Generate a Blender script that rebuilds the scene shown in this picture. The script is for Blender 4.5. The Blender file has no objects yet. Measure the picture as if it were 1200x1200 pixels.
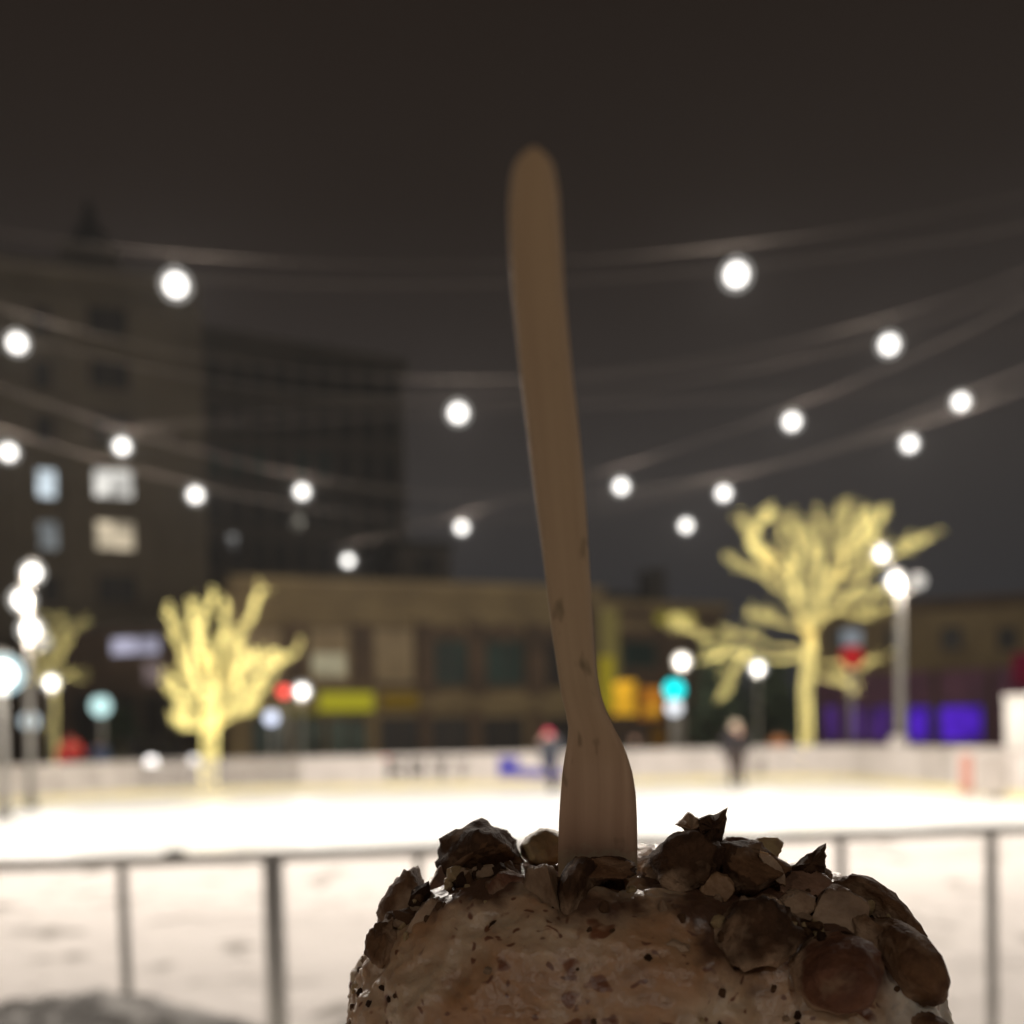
import bpy, bmesh, math, random
import numpy as np
from mathutils import Vector, Matrix, noise, Euler

random.seed(7)
R = math.radians
scene = bpy.context.scene
col = scene.collection

# ------------------------------------------------------------------ camera
CAM = Vector((0, 0, 1.4))
PX, PY, F = 600.0, 900.0, 1200.0            # principal point and focal length in pixels of the 1200 px photo
PITCH, ROLL = -1.53, -1.25
ROT = (Euler((R(90 + PITCH), 0, 0)).to_matrix() @ Matrix.Rotation(R(ROLL), 3, 'Z'))
cd = bpy.data.cameras.new('camera')
cam = bpy.data.objects.new('camera', cd); col.objects.link(cam)
cam.matrix_world = Matrix.Translation(CAM) @ ROT.to_4x4()
cd.sensor_fit = 'HORIZONTAL'; cd.sensor_width = 36; cd.lens = 36
cd.shift_y = (PY - 600) / 1200
cd.clip_start = 0.01; cd.clip_end = 1500
cd.dof.use_dof = True; cd.dof.focus_distance = 0.166; cd.dof.aperture_fstop = 12.0
scene.camera = cam

# ------------------------------------------------------------------ night sky
world = bpy.data.worlds.new('World'); scene.world = world; world.use_nodes = True
nt = world.node_tree; nt.nodes.clear()
tc = nt.nodes.new('ShaderNodeTexCoord'); sep = nt.nodes.new('ShaderNodeSeparateXYZ')
ramp = nt.nodes.new('ShaderNodeValToRGB'); bg = nt.nodes.new('ShaderNodeBackground'); wo = nt.nodes.new('ShaderNodeOutputWorld')
nt.links.new(tc.outputs['Generated'], sep.inputs[0]); nt.links.new(sep.outputs['Z'], ramp.inputs[0])
els = [(0.0, (.022, .0215, .025)), (.12, (.027, .0258, .027)), (.24, (.0295, .0258, .0245)), (.34, (.0235, .0186, .0165)), (.46, (.0160, .0112, .0088)), (.62, (.0132, .0086, .0062)), (1.0, (.012, .008, .006))]
while len(ramp.color_ramp.elements) < len(els): ramp.color_ramp.elements.new(.5)
for e, (p, c) in zip(ramp.color_ramp.elements, els): e.position = p; e.color = (*c, 1)
nz = nt.nodes.new('ShaderNodeTexNoise'); nz.inputs['Scale'].default_value = 2.2; nz.inputs['Detail'].default_value = 3
mr = nt.nodes.new('ShaderNodeMapRange'); mr.inputs['To Min'].default_value = .86; mr.inputs['To Max'].default_value = 1.14
nt.links.new(tc.outputs['Generated'], nz.inputs['Vector']); nt.links.new(nz.outputs['Fac'], mr.inputs['Value'])
nt.links.new(ramp.outputs[0], bg.inputs[0]); nt.links.new(mr.outputs[0], bg.inputs[1]); nt.links.new(bg.outputs[0], wo.inputs[0])

vs = scene.view_settings
vs.view_transform = 'Standard'; vs.look = 'None'; vs.exposure = 0; vs.gamma = 1
scene.render.engine = 'CYCLES'
scene.cycles.use_denoising = True
scene.cycles.sample_clamp_indirect = 4
scene.cycles.max_bounces = 6; scene.cycles.transparent_max_bounces = 12
scene.cycles.caustics_reflective = False; scene.cycles.caustics_refractive = False
BULB_W, REAR_FILL_W = 560, 340
WARM = (1, .905, .80)

# ------------------------------------------------------------------ materials
MATS = {}
def mat(name, base, rough=.7, spec=.3, noise_scale=None, base2=None, bump=0, bump_scale=None, coords='Object', metal=0, detail=4, sss=0, contrast=(.35, .65)):
    if name in MATS: return MATS[name]
    m = bpy.data.materials.new(name); m.use_nodes = True
    n = m.node_tree; b = n.nodes['Principled BSDF']
    b.inputs['Base Color'].default_value = (*base, 1); b.inputs['Roughness'].default_value = rough
    b.inputs['Specular IOR Level'].default_value = spec; b.inputs['Metallic'].default_value = metal
    if sss:
        b.inputs['Subsurface Weight'].default_value = sss; b.inputs['Subsurface Radius'].default_value = (.004, .002, .001); b.inputs['Subsurface Scale'].default_value = 1
    t = n.nodes.new('ShaderNodeTexCoord')
    if noise_scale:
        z = n.nodes.new('ShaderNodeTexNoise'); z.inputs['Scale'].default_value = noise_scale; z.inputs['Detail'].default_value = detail
        r = n.nodes.new('ShaderNodeValToRGB')
        r.color_ramp.elements[0].position = contrast[0]; r.color_ramp.elements[1].position = contrast[1]
        r.color_ramp.elements[0].color = (*base, 1); r.color_ramp.elements[1].color = (*(base2 or [c * .7 for c in base]), 1)
        n.links.new(t.outputs[coords], z.inputs['Vector']); n.links.new(z.outputs['Fac'], r.inputs[0]); n.links.new(r.outputs[0], b.inputs['Base Color'])
    if bump:
        z2 = n.nodes.new('ShaderNodeTexNoise'); z2.inputs['Scale'].default_value = bump_scale or 20; z2.inputs['Detail'].default_value = 6
        bp = n.nodes.new('ShaderNodeBump'); bp.inputs['Strength'].default_value = bump
        bp.inputs['Distance'].default_value = 1.0 / (bump_scale or 20)
        n.links.new(t.outputs[coords], z2.inputs['Vector']); n.links.new(z2.outputs['Fac'], bp.inputs['Height']); n.links.new(bp.outputs[0], b.inputs['Normal'])
    MATS[name] = m
    return m

def glow(name, color, strength, sample=True, clear=False):
    if name in MATS: return MATS[name]
    m = bpy.data.materials.new(name); m.use_nodes = True
    n = m.node_tree; n.nodes.clear()
    e = n.nodes.new('ShaderNodeEmission'); o = n.nodes.new('ShaderNodeOutputMaterial')
    e.inputs[0].default_value = (*color, 1); e.inputs[1].default_value = strength
    if clear:      # clear glass envelope: the filament's light passes through it
        t = n.nodes.new('ShaderNodeBsdfTransparent'); a = n.nodes.new('ShaderNodeAddShader')
        n.links.new(e.outputs[0], a.inputs[0]); n.links.new(t.outputs[0], a.inputs[1]); n.links.new(a.outputs[0], o.inputs[0])
    else:
        n.links.new(e.outputs[0], o.inputs[0])
    if not sample: m.cycles.emission_sampling = 'NONE'
    MATS[name] = m
    return m

stone = mat('tower_limestone', (.165, .135, .095), .85, .1, .35, (.13, .106, .075), .3, 4)
stone_dark = mat('tower_grey_stone', (.11, .092, .074), .85, .1, .4, (.08, .068, .055), .3, 4)
brown_stone = mat('brown_stone', (.22, .165, .088), .85, .1, .5, (.165, .122, .068), .3, 5)
dark_brick = mat('dark_brick', (.11, .075, .05), .9, .1, .8, (.07, .05, .036), .3, 8)
roof_dark = mat('dark_roofing', (.05, .045, .04), .9, .1, 1.0, (.03, .028, .026))
glass_dark = mat('dark_window_glass', (.018, .016, .014), .45, .2, .5, (.03, .027, .024))
glass_teal = mat('teal_window_glass', (.022, .05, .042), .45, .2, .6, (.015, .03, .026))
blind = mat('pale_window_blind', (.30, .23, .14), .8, .1, 1.2, (.23, .175, .105))
frame_dark = mat('dark_window_frame', (.06, .05, .04), .6, .3, 3, (.04, .035, .03))
asphalt = mat('wet_asphalt', (.05, .048, .046), .6, .4, 1.5, (.03, .03, .03), .3, 12)
steel = mat('galvanised_steel', (.62, .60, .57), .5, .4, 6, (.50, .485, .46), .1, 60)
pole_grey = mat('grey_painted_pole', (.20, .19, .17), .5, .4, 5, (.15, .143, .13))
black_metal = mat('black_metal', (.02, .02, .02), .5, .4, 8, (.03, .03, .03))
cable = mat('brown_cable_sheath', (.062, .053, .047), .9, .02, 4, (.05, .043, .038))
white_board = mat('white_rink_board', (.52, .48, .455), .4, .3, 1.3, (.44, .405, .38))
grey_board = mat('grey_rink_slat', (.46, .42, .385), .5, .3, 1.6, (.34, .31, .28))
kick = mat('yellow_kickplate', (.66, .58, .30), .45, .4, 2, (.58, .52, .33))
ink = mat('dark_print', (.10, .095, .09), .5, .3, 3, (.15, .14, .13))
ink_soft = mat('grey_print', (.22, .20, .185), .5, .3, 3, (.28, .26, .24))
blue_print = mat('blue_print', (.045, .04, .26), .5, .3, 3, (.06, .055, .32))
red_print = mat('red_print', (.62, .14, .09), .5, .3, 3, (.5, .1, .07))
red_sign = mat('red_sign_paint', (.65, .04, .03), .4, .4, 4, (.5, .03, .03))
bark = mat('bark', (.16, .12, .06), .9, .1, 14, (.09, .07, .035), .6, 30)
yellow_awn = mat('yellow_green_awning', (.62, .58, .05), .7, .2, 2, (.5, .48, .05))
orange_awn = mat('ochre_awning', (.42, .27, .04), .7, .2, 2, (.33, .21, .04))
yellow_paint = mat('yellow_painted_steel', (.65, .52, .06), .5, .3, 2, (.55, .43, .06))
foliage = mat('dark_evergreen', (.035, .05, .03), .8, .2, 3, (.02, .03, .018))

def lit(name, color, strength):         # a lit room: uneven brightness behind the glass
    m = glow(name, color, strength); n = m.node_tree; e = n.nodes['Emission']
    t = n.nodes.new('ShaderNodeTexCoord'); z = n.nodes.new('ShaderNodeTexNoise'); z.inputs['Scale'].default_value = .9; z.inputs['Detail'].default_value = 3
    r = n.nodes.new('ShaderNodeMapRange'); r.inputs['From Min'].default_value = .32; r.inputs['From Max'].default_value = .68; r.inputs['To Min'].default_value = strength * .4; r.inputs['To Max'].default_value = strength * 1.35
    n.links.new(t.outputs['Object'], z.inputs['Vector']); n.links.new(z.outputs['Fac'], r.inputs['Value']); n.links.new(r.outputs[0], e.inputs['Strength'])
    return m
lit_cold = lit('lit_window_cold', (.80, .92, 1.0), .95)
lit_white = lit('lit_window_white', (1.0, .97, .90), .85)
lit_warm = lit('lit_window_warm', (1.0, .84, .60), .75)
lit_dim = lit('lit_window_dim', (.78, .85, .88), .26)
lit_blue = lit('lit_window_blue', (.15, .03, .95), .48)
lit_violet = lit('lit_window_violet', (.22, .07, .55), .24)
lit_orange = lit('lit_shopfront_orange', (1.0, .52, .03), .8)
lit_amber = lit('lit_shopfront_amber', (1.0, .36, .03), .34)
lit_pale = lit('lit_pale_window', (.95, .85, .55), .42)
lit_lilac = lit('lit_lilac_sign', (.78, .76, .98), .62)
lit_red = lit('lit_dark_red_sign', (.5, .02, .08), .14)
lit_green_shop = lit('lit_shop_green', (.55, .62, .45), .07)

# ------------------------------------------------------------------ geometry helpers
def ray(px, py):
    return ROT @ Vector(((px - PX) / F, -(py - PY) / F, -1))
def at(px, py, D):                      # the point seen at a pixel, D metres ahead in the ground plan
    d = ray(px, py); return CAM + d * (D / d.y)
def near(px, py, depth):                # same, depth measured along the lens axis
    return CAM + ray(px, py) * depth
def ground(px, D): 
    p = at(px, 868, D); return Vector((p.x, D, 0))

class MB:
    def __init__(s): s.v = []; s.f = []; s.m = []; s.mi = 0
    def face(s, idx): s.f.append(idx); s.m.append(s.mi)
    def hexa(s, p):                     # eight corners, bottom ring then top ring
        b = len(s.v); s.v += [tuple(q) for q in p]
        for q in ((3, 2, 1, 0), (4, 5, 6, 7), (0, 1, 5, 4), (1, 2, 6, 5), (2, 3, 7, 6), (3, 0, 4, 7)): s.face([b + i for i in q])
    def box(s, c, size, rz=0):
        x, y, z = [k / 2 for k in size]; M = Matrix.Rotation(rz, 3, 'Z'); c = Vector(c)
        s.hexa([c + M @ Vector(k) for k in ((-x, -y, -z), (x, -y, -z), (x, y, -z), (-x, y, -z), (-x, -y, z), (x, -y, z), (x, y, z), (-x, y, z))])
    def tube(s, pts, rad, n=8, cap=True):
        pts = [Vector(p) for p in pts]; b = len(s.v)
        if not hasattr(rad, '__len__'): rad = [rad] * len(pts)
        up = None
        for i, p in enumerate(pts):
            t = (pts[min(i + 1, len(pts) - 1)] - pts[max(i - 1, 0)]).normalized()
            if up is None: up = Vector((0, 0, 1)) if abs(t.z) < .9 else Vector((0, 1, 0))
            a = t.cross(up).normalized(); c = a.cross(t).normalized(); up = c
            for k in range(n):
                w = 2 * math.pi * k / n; s.v.append(tuple(p + (a * math.cos(w) + c * math.sin(w)) * rad[i]))
        for i in range(len(pts) - 1):
            for k in range(n):
                s.face([b + i * n + k, b + i * n + (k + 1) % n, b + (i + 1) * n + (k + 1) % n, b + (i + 1) * n + k])
        if cap:
            s.face([b + k for k in range(n)][::-1]); s.face([b + (len(pts) - 1) * n + k for k in range(n)])
    def ball(s, c, r, seg=12, rings=8, sq=(1, 1, 1)):
        c = Vector(c); b = len(s.v); s.v.append((c.x, c.y, c.z - r * sq[2]))
        for i in range(1, rings):
            th = math.pi * i / rings
            for k in range(seg):
                w = 2 * math.pi * k / seg
                s.v.append((c.x + r * sq[0] * math.sin(th) * math.cos(w), c.y + r * sq[1] * math.sin(th) * math.sin(w), c.z - r * sq[2] * math.cos(th)))
        s.v.append((c.x, c.y, c.z + r * sq[2])); e = len(s.v) - 1
        for k in range(seg):
            s.face([b, b + 1 + (k + 1) % seg, b + 1 + k]); s.face([e, e - seg + k, e - seg + (k + 1) % seg])
        for i in range(rings - 2):
            for k in range(seg):
                q = b + 1 + i * seg; s.face([q + k, q + (k + 1) % seg, q + seg + (k + 1) % seg, q + seg + k])
    def octa(s, c, r):
        b = len(s.v)
        for d in ((r, 0, 0), (0, r, 0), (-r, 0, 0), (0, -r, 0), (0, 0, r), (0, 0, -r)): s.v.append((c[0] + d[0], c[1] + d[1], c[2] + d[2]))
        for k in range(4):
            s.face([b + k, b + (k + 1) % 4, b + 4]); s.face([b + (k + 1) % 4, b + k, b + 5])
    def prism(s, poly, d):              # poly: list of points, extruded by vector d
        b = len(s.v); n = len(poly); d = Vector(d)
        s.v += [tuple(p) for p in poly] + [tuple(Vector(p) + d) for p in poly]
        s.face([b + k for k in range(n)][::-1]); s.face([b + n + k for k in range(n)])
        for k in range(n): s.face([b + k, b + (k + 1) % n, b + n + (k + 1) % n, b + n + k])
    def mesh(s, name, mats, smooth=False):
        me = bpy.data.meshes.new(name); me.from_pydata(s.v, [], s.f)
        for m in (mats if isinstance(mats, (list, tuple)) else [mats]): me.materials.append(m)
        me.polygons.foreach_set('material_index', s.m)
        if smooth: me.polygons.foreach_set('use_smooth', [True] * len(s.f))
        me.update(); return me
    def build(s, name, mats, parent=None, smooth=False, bevel=0):
        return put(name, s.mesh(name, mats, smooth), parent, bevel)

def put(name, me, parent=None, bevel=0):
    o = bpy.data.objects.new(name, me); col.objects.link(o)
    if parent is not None: attach(o, parent)
    if bevel:
        bv = o.modifiers.new('bevel', 'BEVEL'); bv.width = bevel; bv.segments = 2; bv.limit_method = 'ANGLE'
    return o
BASE = {}
def attach(o, parent):
    o.parent = parent
    o.matrix_parent_inverse = BASE.get(parent.name, Matrix.Identity(4)).inverted()
    BASE[o.name] = Matrix.Identity(4)
def tag(o, label=None, cat=None, group=None, kind=None):
    for k, v in (('label', label), ('category', cat), ('group', group), ('kind', kind)):
        if v: o[k] = v
    return o
def thing(name, loc, label, cat, group=None):
    o = bpy.data.objects.new(name, None); col.objects.link(o)
    o.location = loc; o.empty_display_size = .1
    BASE[o.name] = Matrix.Translation(Vector(loc))
    return tag(o, label, cat, group)
def lamp(name, loc, power, parent=None, color=WARM, size=0):
    l = bpy.data.lights.new(name, 'POINT'); l.energy = power; l.color = color; l.shadow_soft_size = size
    o = bpy.data.objects.new(name, l); col.objects.link(o); o.location = loc
    if parent is not None: attach(o, parent)
    return o

# ------------------------------------------------------------------ ground, ice, snow
g = MB(); g.v = [(-400, -100, -.03), (400, -100, -.03), (400, 700, -.03), (-400, 700, -.03)]; g.face([0, 1, 2, 3])
tag(g.build('street_ground', asphalt), kind='structure')

def rink_path():
    pts = []
    def arc(cx, cy, r, a0, a1, n=10):
        for i in range(n + 1):
            a = R(a0 + (a1 - a0) * i / n); pts.append((cx + r * math.cos(a), cy + r * math.sin(a)))
    pts.append((-14.0, 12.7)); arc(-14.0 + 7.5, 31.3 - 7.5, 7.5, 180, 90)
    arc(9.9 - 2.2, 31.3 - 2.2, 2.2, 90, 0, 6); pts.append((9.9, 12.7))
    return pts
RINK = rink_path()
g = MB(); g.v = [(x, y, 0) for x, y in RINK]; g.face(list(range(len(RINK)))[::-1])
ice_m = mat('rink_ice', (.80, .80, .78), .35, .25, .6, (.74, .75, .75), .05, 8)
tag(g.build('ice_rink', ice_m), kind='structure')

snow_m = mat('plaza_snow', (.88, .825, .785), .8, .15, 1.1, (.86, .805, .765), .35, 9)
def dirt(m, scale, lo, hi, color):
    n = m.node_tree; b = n.nodes['Principled BSDF']; src = b.inputs['Base Color'].links[0].from_socket
    t = n.nodes.new('ShaderNodeTexCoord'); z = n.nodes.new('ShaderNodeTexNoise'); z.inputs['Scale'].default_value = scale; z.inputs['Detail'].default_value = 7; z.inputs['Roughness'].default_value = .62
    r = n.nodes.new('ShaderNodeMapRange'); r.inputs['From Min'].default_value = lo; r.inputs['From Max'].default_value = hi
    mx = n.nodes.new('ShaderNodeMix'); mx.data_type = 'RGBA'; mx.inputs['B'].default_value = (*color, 1)
    n.links.new(t.outputs['Object'], z.inputs['Vector']); n.links.new(z.outputs['Fac'], r.inputs['Value']); n.links.new(r.outputs[0], mx.inputs['Factor'])
    n.links.new(src, mx.inputs['A']); n.links.new(mx.outputs['Result'], b.inputs['Base Color'])
dirt(snow_m, 1.9, .57, .66, (.34, .31, .28))
snow_path = (0, 0)
g = MB(); NX, NY = 150, 150
for j in range(NY + 1):
    for i in range(NX + 1):
        x = -18 + 36 * i / NX; y = -12 + 24.7 * j / NY
        q = noise.fractal(Vector((x * .5, y * .5, 3)), 1, 2, 4) * .05 + noise.fractal(Vector((x * 2, y * 2, 9)), 1, 2, 3) * .02
        berm = .16 * math.exp(-((y - 11.6) / .7) ** 2)
        edge = min(1, max(0, (12.7 - y) / .5))
        fade = min(1, max(0, (y - 1.5) / 2))
        g.v.append((x, y, .01 + (q * (.4 + .6 * fade) + berm + .02) * edge - .02 * (1 - edge)))
for j in range(NY):
    for i in range(NX):
        k = j * (NX + 1) + i; g.face([k, k + 1, k + NX + 2, k + NX + 1])
tag(g.build('snow_ground', snow_m, smooth=True), kind='structure')

# trampled snow in front of the railing
bank_m = mat('dirty_snow_bank', (.74, .715, .69), .85, .1, 3.0, (.58, .56, .54), .7, 16)
dirt(bank_m, 6, .5, .68, (.20, .185, .17))
g = MB(); NX, NY = 130, 70
def bank_ridge(x):
    px = np.interp(x, [-2.6, -1.5, -1.22, -1.02, -.86, -.70, -.58, -.42, -.28, -.05, .2], [.66, .765, .79, .815, .77, .725, .68, .715, .70, .5, 0])
    return float(px)
for j in range(NY + 1):
    for i in range(NX + 1):
        x = -2.6 + 2.8 * i / NX; y = 1.65 + 1.5 * j / NY
        pr = max(0, 1 - abs((y - 2.45) / .8) ** 2.2)
        z = bank_ridge(x) * pr
        z += pr * (noise.fractal(Vector((x * 4, y * 4, 1)), 1, 2, 4) * .045 + noise.fractal(Vector((x * 14, y * 14, 1)), 1, 2, 3) * .014)
        g.v.append((x, y, z - .01))
for j in range(NY):
    for i in range(NX):
        k = j * (NX + 1) + i; g.face([k, k + 1, k + NX + 2, k + NX + 1])
tag(g.build('snow_bank', bank_m, smooth=True), 'heap of dirty trampled grey snow at the bottom left in front of the railing', 'snow heap')

# ------------------------------------------------------------------ railing before the rink
def rail_pt(px, drop=0):
    t = px / 1200; D = 2.96 + .42 * t; y = 1015 + (972 - 1015) * t
    return at(px, y, D) - Vector((0, 0, drop))
rl = thing('metal_railing', (0, 3.15, 0), 'grey tubular metal railing running across in front of the ice', 'railing')
g = MB(); g.tube([rail_pt(p) for p in (-500, 0, 400, 800, 1200, 1700)], .0165, 14); g.build('top_rail', steel, rl, True)
for px, w in ((-215, .014), (-35, .014), (143, .0155), (320, .032), (490, .0125), (660, .014), (822, .014), (985, .0165), (1161, .0185), (1330, .014), (1500, .02)):
    p = rail_pt(px, .012); f_ = Vector((p.x + (.012 if px == 143 else 0), p.y, 0))
    g = MB(); g.tube([f_, p], w, 12); o = g.build('post' if px in (320, 1161) else 'baluster', steel, rl, True)
p = rail_pt(205, -.018); g = MB(); g.ball(p, .022, 14, 8, (1.6, 1.1, .55)); g.build('rail_clamp', black_metal, rl, True)
g = MB(); g.tube([rail_pt(px, .93) for px in (-500, 0, 600, 1200, 1700)], .012, 10); g.build('bottom_rail', steel, rl, True)

# ------------------------------------------------------------------ rink boards
bd = thing('rink_boards', (0, 31.4, 0), 'low white rink boards with printed panels curving round the far side of the ice', 'rink boards')
seg = [(Vector((a[0], a[1], 0)), Vector((b[0], b[1], 0))) for a, b in zip(RINK, RINK[1:])]
run = []                                  # split the outline into board lengths
for a, b in seg:
    n = max(1, round((b - a).length / 2.0))
    for i in range(n): run.append((a.lerp(b, i / n), a.lerp(b, (i + 1) / n)))
def pix_x(p):
    q = ROT.inverted() @ (p + Vector((0, 0, .5)) - CAM); return PX + F * q.x / -q.z
def slab(g, a, b, z0, z1, t0, t1):        # an upright slab along a-b between offsets t0 and t1 (positive towards the ice)
    d = (b - a).normalized(); nrm = Vector((d.y, -d.x, 0))
    z = Vector((0, 0, 1))
    g.hexa([a + nrm * t1 + z * z0, b + nrm * t1 + z * z0, b + nrm * t0 + z * z0, a + nrm * t0 + z * z0,
            a + nrm * t1 + z * z1, b + nrm * t1 + z * z1, b + nrm * t0 + z * z1, a + nrm * t0 + z * z1])
for a, b in run:
    mid = pix_x((a + b) / 2)
    if mid < -250 or mid > 1500: continue
    slatted = 165 < mid < 335 or 1060 < mid < 1105
    d = (b - a).normalized(); a2, b2 = a + d * .012, b - d * .012
    if slatted:
        n = 9
        for i in range(n):
            p0, p1 = a2.lerp(b2, (i + .12) / n), a2.lerp(b2, (i + .72) / n)
            g = MB(); slab(g, p0, p1, .20, .98, -.02, .012); g.build('slat', grey_board if i % 2 else white_board, bd)
        g = MB(); slab(g, a, b, .28, .36, -.06, -.02); slab(g, a, b, .82, .90, -.06, -.02); g.build('cross_rail', grey_board, bd)
    else:
        m = grey_board if mid < 165 else white_board
        g = MB(); slab(g, a2, b2, .19, 1.0, -.05, 0); o = g.build('panel', m, bd)
    g = MB(); slab(g, a, b, 0, .19, -.05, .016); g.build('kickplate', kick, bd)
    g = MB(); slab(g, a, b, 1.0, 1.045, -.07, .03); g.build('cap_rail', grey_board if slatted or mid < 165 else white_board, bd)
YB = 31.3
def printed(name, rects, m):              # flat print on the far boards
    g = MB()
    for x0, y0, x1, y1 in rects:
        p = [at(x, y, YB - .004) for x, y in ((x0, y1), (x1, y1), (x1, y0), (x0, y0))]
        b = len(g.v); g.v += [tuple(q) for q in p]; g.face([b, b + 1, b + 2, b + 3])
    return g.build(name, m, bd)
printed('printed_mark', [(453, 889, 461, 913), (461, 889, 475, 896), (461, 900, 472, 906), (467, 906, 475, 913)], ink)
printed('printed_mark', [(479, 889, 498, 896), (479, 896, 487, 913), (491, 896, 498, 913), (487, 902, 491, 908)], ink)
printed('printed_mark', [(506, 889, 527, 896), (512, 896, 522, 913)], ink)
printed('printed_mark', [(531, 889, 551, 895), (536, 895, 546, 913)], ink_soft)
printed('printed_mark', [(584, 887, 608, 911)], blue_print)
printed('printed_mark', [(608, 901, 634, 912), (634, 904, 662, 913)], blue_print)
printed('printed_mark', [(449, 885, 456, 890)], red_print)
printed('printed_mark', [(886, 889, 904, 909), (908, 895, 928, 909), (932, 898, 950, 909)], ink_soft)
printed('printed_mark', [(958, 884, 966, 909), (976, 884, 986, 909), (994, 884, 1002, 909)], ink_soft)

# ------------------------------------------------------------------ buildings
class Facade:
    """A building whose front runs from pixel column p0 at D0 metres to p1 at D1; pixel rectangles are cast on that front."""
    def __init__(s, name, label, p0, D0, p1, D1, top_py, depth, m, cat='building', sink=True):
        s.a = at(p0, 868, D0); s.a.z = 0; s.b = at(p1, 868, D1); s.b.z = 0
        s.u = (s.b - s.a).normalized(); s.n = Vector((s.u.y, -s.u.x, 0)); s.L = (s.b - s.a).length
        s.root = thing(name, (s.a + s.b) / 2, label, cat)
        s.h = s.uz((p0 + p1) / 2, top_py)[1]
        if m:
            g = MB(); s.blk(g, 0, s.L, 0, s.h, -depth, 0); g.build('wall', m, s.root)
        s.depth = depth
    def P(s, u, z, o): return s.a + s.u * u + s.n * o + Vector((0, 0, z))
    def uz(s, px, py):
        d = ray(px, py); t = (s.a - CAM).dot(s.n) / d.dot(s.n); q = CAM + d * t - s.a
        return q.dot(s.u), q.z
    def blk(s, g, u0, u1, z0, z1, o0, o1):
        g.hexa([s.P(u0, z0, o1), s.P(u1, z0, o1), s.P(u1, z0, o0), s.P(u0, z0, o0), s.P(u0, z1, o1), s.P(u1, z1, o1), s.P(u1, z1, o0), s.P(u0, z1, o0)])
    def rect(s, x0, y0, x1, y1):
        xm, ym = (x0 + x1) / 2, (y0 + y1) / 2
        return s.uz(x0, ym)[0], s.uz(x1, ym)[0], s.uz(xm, y1)[1], s.uz(xm, y0)[1]
    def part(s, name, r, o0, o1, m, parent=None):
        g = MB(); s.blk(g, *s.rect(*r), o0, o1); return g.build(name, m, parent or s.root)
    def window(s, r, m, fm=None, mull=1, w=.10, arch=False, sill=True):
        u0, u1, z0, z1 = s.rect(*r); g = MB()
        s.blk(g, u0 - w, u0, z0 - w, z1 + w, .003, .14); s.blk(g, u1, u1 + w, z0 - w, z1 + w, .003, .14)
        s.blk(g, u0, u1, z1, z1 + w, .003, .14); s.blk(g, u0, u1, z0 - w, z0, .003, .14)
        for i in range(1, mull + 1):
            c = u0 + (u1 - u0) * i / (mull + 1); s.blk(g, c - .03, c + .03, z0, z1, .03, .09)
        if arch:
            c = (u0 + u1) / 2; r_ = (u1 - u0) / 2 + w; n = 10
            pts = [s.P(c + r_ * math.cos(math.pi * i / n), z1 + w + .7 * r_ * math.sin(math.pi * i / n), .003) for i in range(n + 1)]
            g.prism(pts, s.n * .1)
        f = g.build('window', fm or frame_dark, s.root)
        g = MB(); s.blk(g, u0, u1, z0, z1, .005, .04); g.build('pane', m, f)
        if sill:
            g = MB(); s.blk(g, u0 - .2, u1 + .2, z0 - w - .14, z0 - w, .003, .24); g.build('sill', fm or frame_dark, f)
        return f

# tall tower on the left
T = Facade('stone_tower', 'tall pale stone office tower with lit windows and a dark spire at the left', -150, 58, 240, 64, 318, 16, stone)
for px0, px1 in ((-120, -95), (-40, -18), (8, 26), (74, 98), (158, 174), (222, 240)):
    u0, u1 = T.uz(px0, 560)[0], T.uz(px1, 560)[0]
    g = MB(); T.blk(g, u0, u1, 0, T.h - 1.2, .003, .55); g.build('pilaster', stone, T.root)
g = MB(); T.blk(g, -.4, T.L + .4, T.h - 1.0, T.h + .25, .003, .75); g.build('cornice', stone, T.root)
g = MB(); T.blk(g, T.L * .28, T.L * .92, T.h, T.h + 1.6, -11, -2); g.build('setback', stone_dark, T.root)
c = (T.uz(102, 300)[0])
g = MB(); T.blk(g, c - 1.7, c + 1.7, T.h + 1.55, T.h + 3.4, -8, -3); g.build('crown', stone_dark, T.root)
zt = T.uz(102, 200)[1]; ctr = T.P(c, 0, -5)
g = MB(); g.tube([ctr + Vector((0, 0, T.h + 3.3)), ctr + Vector((0, 0, T.h + 4.6)), ctr + Vector((0, 0, zt - .7)), ctr + Vector((0, 0, zt + .8))], [1.5, 1.1, .55, .12], 8); g.build('spire', roof_dark, T.root)
for row, yc in enumerate((378, 441, 505, 568, 629, 692, 755, 818)):
    sh = (yc - 441) * .037
    for cx, w in ((-68, 20), (48 + 2, 21), (128, 44)):
        m = glass_dark
        if cx == 128 and yc == 568: m = lit_white
        if cx == 128 and yc == 629: m = lit_warm
        if cx == 50 and yc == 568: m = lit_cold
        if cx == 50 and yc == 629: m = lit_dim
        T.window((cx + sh - w / 2, yc - 17, cx + sh + w / 2, yc + 15), m, stone, mull=1 if w > 30 else 0, w=.14)

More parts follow.
